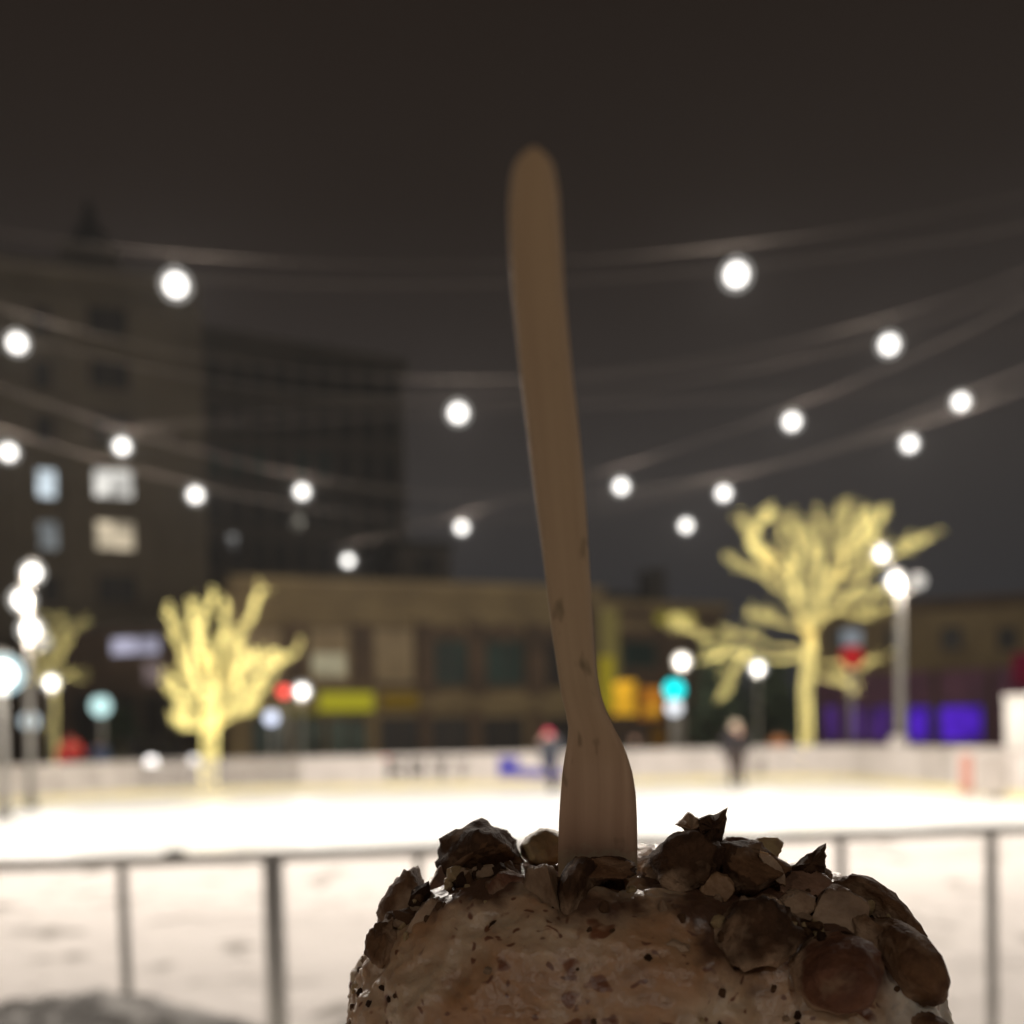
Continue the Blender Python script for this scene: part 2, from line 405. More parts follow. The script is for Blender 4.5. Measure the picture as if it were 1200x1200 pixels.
# dark office block behind it
K = Facade('office_block', 'dark many windowed office block behind the stone tower', 226, 74, 482, 82, 408, 18, stone_dark)
g = MB(); K.blk(g, -.3, K.L + .3, K.h - .6, K.h + .25, .003, .6); g.build('cornice', stone_dark, K.root)
g = MB(); K.blk(g, K.L * .5, K.L * .86, K.h + .25, K.h + 1.6, -9, -3); g.build('roof_plant', roof_dark, K.root)
for row, yc in enumerate((444, 496, 546, 600, 652)):
    for k in range(9):
        xc = 252 + k * 25.5
        m = glass_dark
        if row == 2 and k in (0, 1, 2, 4, 5): m = glass_teal
        K.window((xc - 7, yc - 18 + k * .6, xc + 7, yc + 14 + k * .6), m, frame_dark, mull=0, w=.16, sill=False)
    g = MB(); z = K.uz(350, yc + 24)[1]; K.blk(g, 0, K.L, z - .15, z + .15, .003, .3); g.build('string_course', stone_dark, K.root)
# two small lit rooms
for px, py, m in ((349, 612, lit('lit_small_room', (1, .93, .78), 1.3)), (272, 635, lit('lit_small_room_dim', (.9, .9, .9), .55))):
    K.window((px - 5, py - 7, px + 5, py + 7), m, frame_dark, mull=0, w=.08, sill=False)
Q = Facade('stair_block', 'low dark rooftop block stepping down beside the office block', 470, 70, 533, 71, 640, 10, stone_dark)
g = MB(); Q.blk(g, -.2, Q.L + .2, Q.h - .1, Q.h + .3, -10.2, .2); g.build('parapet', roof_dark, Q.root)
Q.window((490, 652, 512, 672), glass_dark, frame_dark)

# brown classical corner building
C = Facade('corner_building', 'two storey brown stone building with tall windows and a yellow green awning', 268, 46, 700, 52, 690, 14, brown_stone)
for r, o in (((268, 684, 700, 694), .9), ((268, 694, 700, 704), .55), ((268, 716, 700, 722), .25)):
    C.part('cornice', r, .003, o, brown_stone)
for x in (346, 422, 498, 557, 626):
    C.part('pier', (x - 10, 723, x + 10, 815), .003, .38, dark_brick)
    C.part('pier_capital', (x - 12, 724, x + 12, 732), .385, .5, brown_stone)
C.window((438, 738, 484, 800), blind, dark_brick, 0, .12)
C.window((508, 752, 546, 802), glass_teal, dark_brick, 1, .12, arch=True)
C.window((570, 752, 612, 802), glass_teal, dark_brick, 1, .12, arch=True)
C.window((640, 752, 682, 802), glass_dark, dark_brick, 1, .12, arch=True)
C.window((362, 738, 410, 800), blind, dark_brick, 1, .12)
C.window((286, 738, 330, 800), blind, dark_brick, 1, .12)
C.part('lit_room', (366, 766, 404, 792), .045, .06, lit_pale)
C.part('ledge', (268, 818, 700, 830), .003, .55, brown_stone)
def awning(Fc, r, m):
    u0, u1, z0, z1 = Fc.rect(*r); g = MB()
    g.hexa([Fc.P(u0, z0, 1.3), Fc.P(u1, z0, 1.3), Fc.P(u1, z0, .003), Fc.P(u0, z0, .003), Fc.P(u0, z0 + .25, 1.3), Fc.P(u1, z0 + .25, 1.3), Fc.P(u1, z1, .003), Fc.P(u0, z1, .003)])
    return g.build('awning', m, Fc.root)
sgn = glow('backlit_yellow_fascia', (.62, .56, .03), .52)
C.part('lit_fascia_or_glow_strip', (372, 812, 434, 834), .56, .72, sgn)
C.part('lit_fascia_or_glow_strip', (300, 830, 372, 838), .56, .70, glow('olive_tree_glow', (.5, .42, .05), .2))  # strip glows by itself for the lit tree's light on this band
C.part('lit_fascia_or_glow_strip', (444, 813, 486, 830), .56, .70, glow('backlit_ochre_fascia', (.5, .30, .03), .22))
for x0, x1, m in ((296, 335, glass_teal), (345, 378, lit_green_shop), (386, 428, lit_green_shop), (446, 490, glass_dark), (506, 548, glass_dark), (566, 612, glass_dark), (640, 684, glass_dark)):
    C.window((x0, 842, x1, 884), m, dark_brick, 1, .1, sill=False)
for x in (497, 557, 627): C.part('shop_pier', (x - 6, 832, x + 6, 892), .003, .3, dark_brick)

# yellow trimmed shop building right of the spoon
S = Facade('corner_shop', 'small shop building with a glowing orange shopfront right of the spoon', 690, 50, 850, 53, 712, 10, dark_brick)
S.part('parapet', (690, 706, 850, 716), .003, .35, brown_stone)
g = MB(); u0, u1, z0, z1 = S.rect(724, 690, 762, 708); S.blk(g, u0, u1, S.h - .1, z1, -6, -1); g.build('roof_hatch', roof_dark, S.root)
u0, u1, z0, z1 = S.rect(783, 664, 800, 710); g = MB(); S.blk(g, u0, u1, S.h - .1, z1, -3, -1.6); ch = g.build('chimney', roof_dark, S.root)
g = MB(); S.blk(g, u0 - .08, u1 + .08, z1, z1 + .15, -3.08, -1.52); g.build('chimney_cap', roof_dark, ch)
S.part('fascia_board', (722, 728, 762, 738), .003, .2, brown_stone)
S.part('lit_fascia_or_glow_strip', (768, 719, 812, 732), .003, .2, glow('backlit_mustard_fascia', (.55, .46, .06), .30))
S.part('yellow_pilaster', (703, 712, 722, 800), .003, .3, glow('column_lamplight', (.66, .52, .16), .17))  # both pilasters glow on their own in place of lamplight on them
S.part('yellow_pilaster', (699, 770, 714, 832), .31, .5, glow('banner_lamplight', (.66, .52, .03), .36))
S.window((728, 752, 768, 782), glass_teal, dark_brick, 0, .12)
S.window((716, 798, 745, 838), lit_orange, frame_dark, 0, .1, sill=False)
S.window((746, 806, 776, 842), lit_amber, frame_dark, 0, .1, sill=False)
S.window((755, 826, 773, 838), lit_orange, frame_dark, 0, .06, sill=False)
S.window((760, 850, 780, 884), lit('lit_door_brown', (.6, .28, .04), .12), frame_dark, 0, .08, sill=False)

# long low building at the right with the violet lights
V = Facade('low_arcade', 'long low brown building with violet blue lit windows at the right', 955, 52, 1330, 47, 704, 12, brown_stone)
V.part('cornice', (955, 700, 1330, 712), .003, .5, dark_brick)
V.part('band', (955, 775, 1330, 781), .003, .2, brown_stone)
V.part('lower_wall', (957, 784, 1328, 890), .003, .1, mat('violet_lit_render', (.19, .085, .13), .8, .2, .9, (.13, .065, .10)))  # violet light on the lower wall is put into its colour
for x0, x1, m in ((966, 984, lit_violet), (992, 1012, lit_violet), (1018, 1046, lit_violet), (1064, 1090, lit_blue), (1101, 1152, lit_blue)):
    b = V.part('window', (x0, 826, x1, 868), .103, .16, frame_dark); V.part('pane', (x0 + 1.5, 828, x1 - 1.5, 867), .161, .18, m, b)
for x in (1056, 1096, 1160): V.part('pier', (x - 3.5, 786, x + 3.5, 888), .103, .3, dark_brick)
V.part('lit_sign', (1186, 765, 1230, 806), .103, .3, lit_red)
for x in (985, 1050, 1115, 1180): V.window((x - 12, 735, x + 12, 762), glass_dark, brown_stone, 0, .1)

# shop row behind the left trees
H = Facade('shop_row', 'low dark shop row with a pale lilac lit sign between the left trees', 20, 52, 268, 50, 735, 8, dark_brick)
H.part('parapet', (20, 728, 268, 738), .003, .3, stone_dark)
H.part('lit_sign', (134, 748, 186, 766), .003, .25, lit_lilac)
H.part('lit_sign', (172, 776, 190, 800), .003, .25, lit('lit_pink_sign', (.8, .6, .58), .3))
for x0, x1 in ((90, 120), (128, 160), (170, 215), (225, 262)):
    H.window((x0, 815, x1, 878), glass_dark, frame_dark, 1, .1, sill=False)

# ------------------------------------------------------------------ string lights
def smooth(pts, lo, hi, n=60, deg=2):
    """Points (px, py, D) to a smooth 3D curve, extended from pixel column lo to hi."""
    P = np.array([at(*p) for p in pts]); x = np.array([p[0] for p in pts], float)
    d = min(deg, len(pts) - 1); cs = [np.polyfit(x, P[:, k], d) for k in range(3)]
    return [Vector([np.polyval(c, t) for c in cs]) for t in np.linspace(lo, hi, n)]
def string(label, sup, cord, lo=-320, hi=1520, deg=2, r=.011):
    c = [q + Vector((0, .5, .1)) for q in smooth([(a, b - 100 / d_, d_) for a, b, d_ in sup], lo, hi, 60, deg)]
    t = thing('string_light_cable', c[0], label, 'cable', 'cables of the string lights over the rink')
    r *= .6
    g = MB(); g.tube(c, r, 6); g.build('support_wire', cable, t, True)
    if cord:
        g = MB(); g.tube(smooth([(a, b, d_ + 2.2) for a, b, d_ in cord], lo, hi, 60, deg), r, 6); g.build('power_cord', cable, t, True)
    return t
string('highest nearest string light cable, passing just under the top of the spoon handle', [(0, 268, 12), (240, 298, 12), (600, 303, 12), (900, 278, 12), (1200, 226, 12)], [(0, 306, 12), (250, 330, 12), (600, 334, 12), (900, 305, 12), (1200, 268, 12)], r=0.0075)
string('second string light cable, carrying the bulb just left of the spoon', [(20, 372, 15.5), (300, 425, 15.5), (537, 450, 15.5), (800, 425, 15.5), (1042, 374, 15.5)], [(20, 392, 15.5), (537, 470, 15.5), (1042, 392, 15.5)], r=0.0080)
string('string light cable rising from the office block to the upper right', [(408, 643, 26), (541, 604, 24), (728, 556, 21), (928, 478, 18), (1126, 400, 16)], None, 380, 1450, r=0.0090)
string('string light cable sagging in front of the office block and the tall tree', [(143, 506, 19), (354, 562, 21), (600, 590, 22), (848, 564, 21.5), (1066, 504, 19.5)], None, -250, 1420, r=0.0090)
string('lowest string light cable sagging below all the others', [(10, 514, 18), (229, 566, 20), (515, 610, 23), (804, 602, 24), (1126, 458, 19)], None, -250, 1420, r=0.0090)
string('string light cable slanting up to the right across the office block', [(143, 506, 19), (300, 484, 18), (460, 466, 17), (620, 455, 16.5)], None, 60, 1150, deg=1, r=0.0070)

string('thin bare cable crossing level behind the bulbs above the tree tops', [(0, 520, 23), (600, 480, 23), (1200, 458, 23)], None, r=.009)
globe_m = glow('frosted_globe', (1, .965, .91), .2, sample=False, clear=True)
gm = MB(); gm.ball((0, 0, 0), .175, 20, 12); GLOBE = gm.mesh('globe', globe_m, True)
core_m = glow('bulb_core', (1, .97, .92), 1.7, sample=False, clear=True)
gm = MB(); gm.ball((0, 0, 0), .105, 16, 10); CORE = gm.mesh('lit_core', core_m, True)
gm = MB(); gm.tube([(0, 0, .178), (0, 0, .23), (0, .02, .26), (0, .5, .46)], [.02, .02, .007, .005], 12); SOCKET = gm.mesh('socket', mat('black_rubber', (.004, .004, .004), 1, 0, 9, (.003, .003, .003)), True)
def bulb(px, py, D, label, power=BULB_W, pos=None, scale=1.0):
    p = pos or at(px, py, D)
    t = thing('globe_bulb', p, label, 'light bulb', 'white globe bulbs of the string lights')
    for nm, me in (('globe', GLOBE), ('lit_core', CORE), ('socket', SOCKET)):
        o = bpy.data.objects.new(nm, me); col.objects.link(o); o.parent = t
    l = lamp('bulb_light', (0, 0, 0), power, None); l.parent = t
    t.scale = (scale,) * 3
    return t
for a in (
    (206, 334, 12, 'big white globe bulb in front of the top right corner of the stone tower'),
    (863, 322, 12, 'big white globe bulb highest on the right of the spoon'),
    (20, 402, 15.5, 'white globe bulb at the left edge, the higher of the two there'),
    (537, 484, 15.5, 'white globe bulb alone in the sky between office block and spoon handle, the higher one'),
    (1042, 404, 15.5, 'white globe bulb above and left of the rightmost bulb'),
    (10, 530, 18, 'white globe bulb at the left edge, the lower of the two there'),
    (143, 523, 19, 'white globe bulb just above the bright lit window of the tower'),
    (354, 576, 21, 'white globe bulb in front of the middle of the office block'),
    (229, 580, 20, 'white globe bulb at the tower edge, left of the office block'),
    (541, 618, 24, 'white globe bulb low in the sky right of the office block, left of the spoon'),
    (408, 657, 26, 'white globe bulb just above the roof of the brown corner building'),
    (728, 570, 21, 'white globe bulb nearest to the spoon handle on its right'),
    (848, 578, 21.5, 'white globe bulb just above the left crown of the tall lit tree'),
    (804, 616, 24, 'small white globe bulb above the dark chimney'),
    (928, 494, 18, 'white globe bulb high above the middle of the tall lit tree'),
    (1066, 520, 19.5, 'white globe bulb straight above the double lamp post'),
    (1126, 471, 19, 'white globe bulb farthest to the right')):
    bulb(*a)
# unseen bulbs added on the cable ends to brighten the booth and sides
for px, py, D, lab in ((1330, 300, 15.5, 'added unseen white globe bulb beyond the right edge on the second cable'), (1340, 420, 16, 'added unseen white globe bulb beyond the right edge on the rising cable'),
                       (-190, 420, 16.5, 'added unseen white globe bulb beyond the left edge on the sagging cable'), (-260, 250, 12, 'added unseen white globe bulb beyond the left edge on the highest cable'), (1440, 170, 12, 'added unseen white globe bulb beyond the right edge on the highest cable')):
    bulb(px, py, D, lab)
for x, y, z, lab in ((-5.5, -8.0, 6.9, 'added unseen fill bulb behind the viewer on the left'), (2.2, -8.0, 6.7, 'added unseen fill bulb behind the viewer on the right')):  # fill bulbs added out of view to light the front of the ice cream
    bulb(0, 0, 0, lab, REAR_FILL_W, Vector((x, y, z)))
zs = ((-16, 8.6), (-5.5, 7.2), (2.2, 7.0), (16, 8.8)); y = -8.0  # cable added to hold the fill bulbs
cs = np.polyfit([a for a, _ in zs], [b for _, b in zs], 2); pts = [Vector((x, y, float(np.polyval(cs, x)))) for x in np.linspace(-16, 16, 30)]
t = thing('string_light_cable', pts[0], 'added unseen cable holding the fill bulbs behind the viewer', 'cable', 'cables of the string lights over the rink')
g = MB(); g.tube(pts, .008, 6); g.build('support_wire', cable, t, True)

# ------------------------------------------------------------------ street lamps and signals
bright = glow('lamp_glass_white', (1, .96, .88), .3, sample=False, clear=True)
cold_glass = glow('lamp_glass_cold', (.70, .95, 1), .55, sample=False, clear=True)
soft_glass = glow('lamp_glass_soft', (1, .95, .86), .4, sample=False, clear=True)
lamp_core = glow('lamp_core', (1, .97, .92), 2.4, sample=False, clear=True)
def street_lamp(px, D, base_px, heads, label, r=.09, color=pole_grey, cat='street lamp', power=500, top=None):
    """heads: (px, py, radius, material, with_light)"""
    b = ground(px, D); tp = at(*(top or heads[0][:2]), D)
    t = thing('street_lamp', b, label, cat)
    g = MB(); g.tube([b, Vector((b.x, D, .5)), Vector((tp.x, D, tp.z - .1))], [r * 1.5, r, r * .7], 12); g.build('pole', color, t, True)
    for hx, hy, rad, m, pw in heads:
        p = at(hx, hy, D - .25)
        g = MB(); g.tube([Vector((tp.x, D, p.z - rad * .8)), Vector(((tp.x + p.x) / 2, D - .12, p.z - rad * 1.3)), p - Vector((0, 0, rad * .9))], .03, 8); g.build('arm', color, t, True)
        g = MB(); g.ball(p, rad, 16, 10); h = g.build('lamp_globe', m, t, True)
        g = MB(); g.tube([p + Vector((0, 0, rad * .93)), p + Vector((0, 0, rad * 1.15))], [rad * .6, rad * .2], 12); g.build('finial', color, h, True)
        if pw:
            g = MB(); g.ball(p, rad * .55, 12, 8); g.build('lit_core', lamp_core, h, True)
            lamp('lamp_light', p, pw, t)
    return t
t = street_lamp(1056, 29, 0, [(1033, 649, .24, bright, 260), (1049, 681, .30, bright, 260), (1076, 681, .2, soft_glass, 0)], 'tall grey lamp post with glowing lamp heads in front of the right tree', r=.14, top=(1054, 668))
b = ground(1053, 28.7)
g = MB(); g.tube([b, b + Vector((0, 0, 1.25)), b + Vector((0, 0, 1.3))], [.27, .25, .16], 16); g.build('padded_base', white_board, t, True)
t = street_lamp(34, 25, 0, [(38, 671, .27, bright, 160), (26, 703, .30, bright, 160), (36, 738, .30, bright, 160), (50, 752, .18, bright, 0)], 'left lamp post with several white globes stacked one above another', top=(32, 668))
t = street_lamp(2, 21, 0, [(3, 790, .40, cold_glass, 120)], 'lamp with one big cold white head cut by the left edge', top=(2, 782))
t = street_lamp(60, 36, 0, [(60, 800, .30, bright, 120)], 'short lamp with one small white globe before the smallest lit tree', r=.06)
t = street_lamp(35, 33, 0, [(35, 845, .28, glow('lamp_glass_dull', (.75, .88, .92), .5, False, True), 0)], 'lowest dull bluish globe lamp near the left edge', r=.07)
t = street_lamp(888, 38, 0, [(888, 783, .30, bright, 120)], 'single white globe lamp behind the left branches of the tall lit tree', r=.06)
t = street_lamp(799, 40, 0, [(799, 775, .31, glow('lamp_glass_warm', (1, .90, .74), .9, False, True), 120)], 'single warm white globe lamp above the green traffic light', r=.06)
t = street_lamp(352, 38, 0, [(354, 810, .33, bright, 100)], 'single white globe lamp just right of the small red signal', r=.06)
t = street_lamp(318, 38, 0, [(318, 841, .25, glow('lamp_glass_blue', (.74, .80, 1), .9, False, True), 0)], 'low bluish white globe lamp right of the bushy lit tree', r=.06)

def signal(px, D, lens, label, name='traffic_light', cat='traffic light', r=.07, top=None):
    """lens: list of (py, radius, material) from top to bottom on one post"""
    b = ground(px, D); ys = [l[0] for l in lens]
    tp = at(px, min(ys) - 10, D); bt = at(px, max(ys) + 10, D)
    t = thing(name, b, label, cat)
    g = MB(); g.tube([b, Vector((tp.x, D + .16, tp.z))], [r * 1.3, r], 10); g.build('post', pole_grey, t, True)
    g = MB(); g.box(((tp.x + bt.x) / 2, D, (tp.z + bt.z) / 2), (.44, .26, tp.z - bt.z)); g.build('housing', black_metal, t, bevel=.03)
    for py, rad, m in lens:
        p = at(px, py, D - .14); g = MB(); g.ball(p, rad, 16, 10, (1, .25, 1)); l = g.build('lens', m, t, True)
        g = MB(); g.tube([p + Vector((0, .02, rad * 1.02)), p + Vector((0, -.16, rad * 1.02))], [.1, .09], 8); g.build('visor', black_metal, l)
    return t
signal(790, 36, [(808, .34, glow('green_signal', (.0, .78, .80), 2.1)), (829, .27, glow('walk_signal', (.92, .95, 1), 1.5))], 'traffic light showing turquoise green over a white walk signal', r=.11)
signal(333, 39, [(810, .22, glow('red_signal', (1, .10, .07), 2.6))], 'small red traffic light beside the bushy lit tree')
signal(118, 36, [(827, .36, glow('pale_cyan_signal', (.62, .92, .90), 1.3))], 'pale cyan street signal above the person in dark blue')
b = ground(998, 32.6); p = at(998, 770, 32.6); q = at(998, 747, 32.6)
t = thing('street_sign', b, 'red sign under a grey plate standing under the right branches of the tall tree', 'street sign')
g = MB(); g.tube([b, Vector((q.x, 32.68, q.z + .3))], .05, 8); g.build('post', pole_grey, t, True)
g = MB(); g.tube([p + Vector((0, .03, 0)), p + Vector((0, -.03, 0))], .36, 20); g.build('red_disc', glow('internally_lit_red_sign', (.72, .03, .03), .55), t)
g = MB(); g.box(q, (.62, .05, .5)); g.build('grey_plate', glow('internally_lit_grey_sign', (.40, .45, .50), .5), t)

# ------------------------------------------------------------------ trees wrapped in fairy lights
fairy = glow('fairy_light', (1, .83, .29), 6.2, sample=False)
def lit_tree(label, base, D, limbs, r0, twigs, dens, seed, spread=1.2, fr=.024, glowpts=()):
    rnd = random.Random(seed); b = ground(base[0], D)
    t = thing('lit_tree', b, label, 'tree')
    gb = MB(); gl = MB(); gtr = MB(); paths = []
    for li, (w, pts) in enumerate(limbs):
        off = 0 if li == 0 else rnd.uniform(-spread, spread)
        P = [at(x, y, D + off * (i / max(1, len(pts) - 1))) for i, (x, y) in enumerate(pts)]
        if li == 0: P[0] = Vector((P[0].x, D, 0))
        Q = []
        for i in range(len(P) - 1):
            for k in range(4):
                v = P[i].lerp(P[i + 1], k / 4); j = .05 if li else .015
                Q.append(v + Vector((rnd.gauss(0, j), rnd.gauss(0, j), rnd.gauss(0, j))) if Q else v)
        Q.append(P[-1]); n = len(Q)
        rad = [r0 * w * .62 * (1 - .7 * i / (n - 1)) if li else r0 * (1.15 - .3 * i / (n - 1)) for i in range(n)]
        paths.append((Q, rad, li == 0))
        for _ in range(twigs if li else 0):
            i = rnd.randrange(n // 4, n); d = (Q[min(i + 1, n - 1)] - Q[max(i - 1, 0)]).normalized()
            d = (d + Vector((rnd.gauss(0, .42), rnd.gauss(0, .6), rnd.gauss(0.35, .35)))).normalized(); L = rnd.uniform(.25, 1.0) * (1.1 - .65 * i / n)
            tw = [Q[i], Q[i] + d * L * .5 + Vector((rnd.gauss(0, .05), rnd.gauss(0, .05), rnd.gauss(0, .05))), Q[i] + d * L]
            paths.append((tw, [r0 * .12, r0 * .08, r0 * .04], False))
    for Q, rad, trunk in paths:
        (gtr if trunk else gb).tube(Q, rad, 7)
        for i in range(len(Q) - 1):
            L = (Q[i + 1] - Q[i]).length; k = int(L * dens * (7 if trunk else (2.7 - 2.2 * i / len(Q)) * (.45 + rad[0] / r0) if len(Q) > 3 else .42) + rnd.random())
            for _ in range(k):
                f = rnd.random(); p = Q[i].lerp(Q[i + 1], f); r = rad[i] * (1 - f) + rad[i + 1] * f + .02
                dv = Vector((rnd.gauss(0, 1), rnd.gauss(0, 1), rnd.gauss(0, .4))).normalized(); gl.octa(p + dv * r, fr)
    gtr.build('trunk', bark, t, True); gb.build('crown', bark, t, True)
    tag(gl.build('fairy_lights', fairy, t), kind='stuff')
    for p in glowpts: lamp('fairy_glow', at(p[0], p[1], D - .3), 45, t, (1, .80, .32))
    return t
lit_tree('tall bare tree wrapped in yellow fairy lights on the right', (945, 890), 34, [
    (1, [(945, 900), (944, 850), (945, 800), (951, 750)]),
    (.75, [(951, 755), (928, 705), (900, 660), (874, 620), (866, 604)]),
    (.5, [(920, 695), (884, 672), (852, 656)]), (.6, [(938, 725), (926, 660), (906, 602)]),
    (.75, [(951, 755), (966, 692), (984, 645), (975, 602)]), (.65, [(964, 700), (1000, 650), (1028, 615), (1040, 596)]),
    (.65, [(958, 730), (1000, 692), (1036, 655), (1062, 640)]), (.3, [(1050, 650), (1072, 636), (1088, 628)]),
    (.5, [(950, 765), (905, 756), (862, 742), (828, 746)]), (.45, [(948, 775), (890, 772), (850, 768)]),
    (.45, [(955, 775), (1000, 782), (1040, 770)]), (.3, [(880, 752), (862, 790), (850, 815)]), (.3, [(950, 790), (975, 798), (1000, 806)]),
    (.65, [(950, 752), (948, 690), (950, 640), (942, 612)]), (.5, [(962, 715), (1005, 720), (1035, 715)]), (.5, [(985, 650), (1008, 625), (1012, 600)]), (.45, [(880, 640), (888, 615), (900, 606)]), (.3, [(860, 745), (845, 770), (826, 772)]),
    (.3, [(828, 746), (805, 736), (790, 730)]), (.5, [(940, 705), (915, 660), (888, 640)]), (.5, [(958, 705), (962, 650), (958, 606)]), (.55, [(975, 680), (1010, 665), (1030, 640)]), (.5, [(985, 660), (995, 625), (992, 598)]),
    (.5, [(932, 690), (938, 640), (925, 612)]), (.45, [(1005, 645), (1025, 632), (1022, 604)]), (.45, [(905, 665), (880, 640), (884, 622)]), (.5, [(965, 700), (1015, 700), (1045, 690)]), (.4, [(940, 735), (905, 725), (880, 722)])],
    .145, 17, 27, 3, fr=.0165, glowpts=((943, 745), (982, 668), (905, 655)))
lit_tree('bushy bare tree thickly wrapped in yellow fairy lights on the left', (247, 915), 34, [
    (1, [(245, 915), (246, 880), (247, 840), (248, 815)]),
    (.7, [(247, 860), (222, 800), (206, 750), (198, 716)]), (.7, [(247, 830), (240, 770), (238, 725), (250, 700)]), (.75, [(250, 830), (270, 770), (292, 722), (306, 694)]),
    (.7, [(252, 845), (292, 806), (325, 778), (350, 758)]), (.5, [(240, 850), (214, 828), (200, 798)]), (.6, [(249, 810), (256, 760), (264, 712)]),
    (.5, [(255, 850), (290, 830), (315, 800)]), (.4, [(240, 855), (218, 850), (204, 843)]), (.6, [(246, 830), (228, 790), (222, 760)]), (.6, [(250, 820), (280, 790), (300, 770), (320, 768)]), (.5, [(247, 800), (232, 745), (226, 712)]), (.5, [(250, 850), (275, 815), (285, 770)])],
    .20, 30, 46, 5, fr=.0175, glowpts=((247, 845), (236, 775), (275, 790)))
lit_tree('smallest sparse tree with yellow fairy lights behind the stacked lamp globes', (62, 880), 42, [
    (1, [(62, 885), (62, 850), (63, 800)]), (.6, [(63, 810), (45, 770), (34, 742)]), (.6, [(63, 800), (58, 750), (54, 716)]), (.6, [(63, 795), (80, 750), (98, 728)]), (.5, [(63, 805), (82, 790), (96, 798)]), (.5, [(63, 805), (46, 795), (38, 800)]), (.5, [(64, 780), (76, 745), (74, 722)])],
    .11, 10, 14, 8, fr=.016)
def evergreen(label, px, D, top_py, w, seed):
    rnd = random.Random(seed); b = ground(px, D); H_ = at(px, top_py, D).z
    t = thing('evergreen_tree', b, label, 'tree'); g = MB(); g.tube([b, b + Vector((0, 0, H_ * .6))], [.18, .06], 8); g.build('trunk', bark, t, True)
    g = MB()
    for _ in range(900):
        h = rnd.random() ** .8; r = w * (1 - h * .75) * math.sqrt(rnd.random()); a = rnd.uniform(0, 6.28)
        c = b + Vector((r * math.cos(a), r * math.sin(a), .4 + h * (H_ - .6))); s = rnd.uniform(.12, .3)
        q = [c + Vector((rnd.gauss(0, s), rnd.gauss(0, s), rnd.gauss(0, s))) for _ in range(3)]
        k = len(g.v); g.v += [tuple(x) for x in q]; g.face([k, k + 1, k + 2])
    g.build('crown', foliage, t)
evergreen('dark evergreen tree behind the green traffic light and pale headed skater', 842, 42, 748, 1.6, 1)
evergreen('dark evergreen tree left of the trunk of the tall lit tree', 905, 43, 775, 1.5, 2)
evergreen('dark shrubby tree right of the bushy lit tree trunk', 140, 44, 830, 1.2, 4)

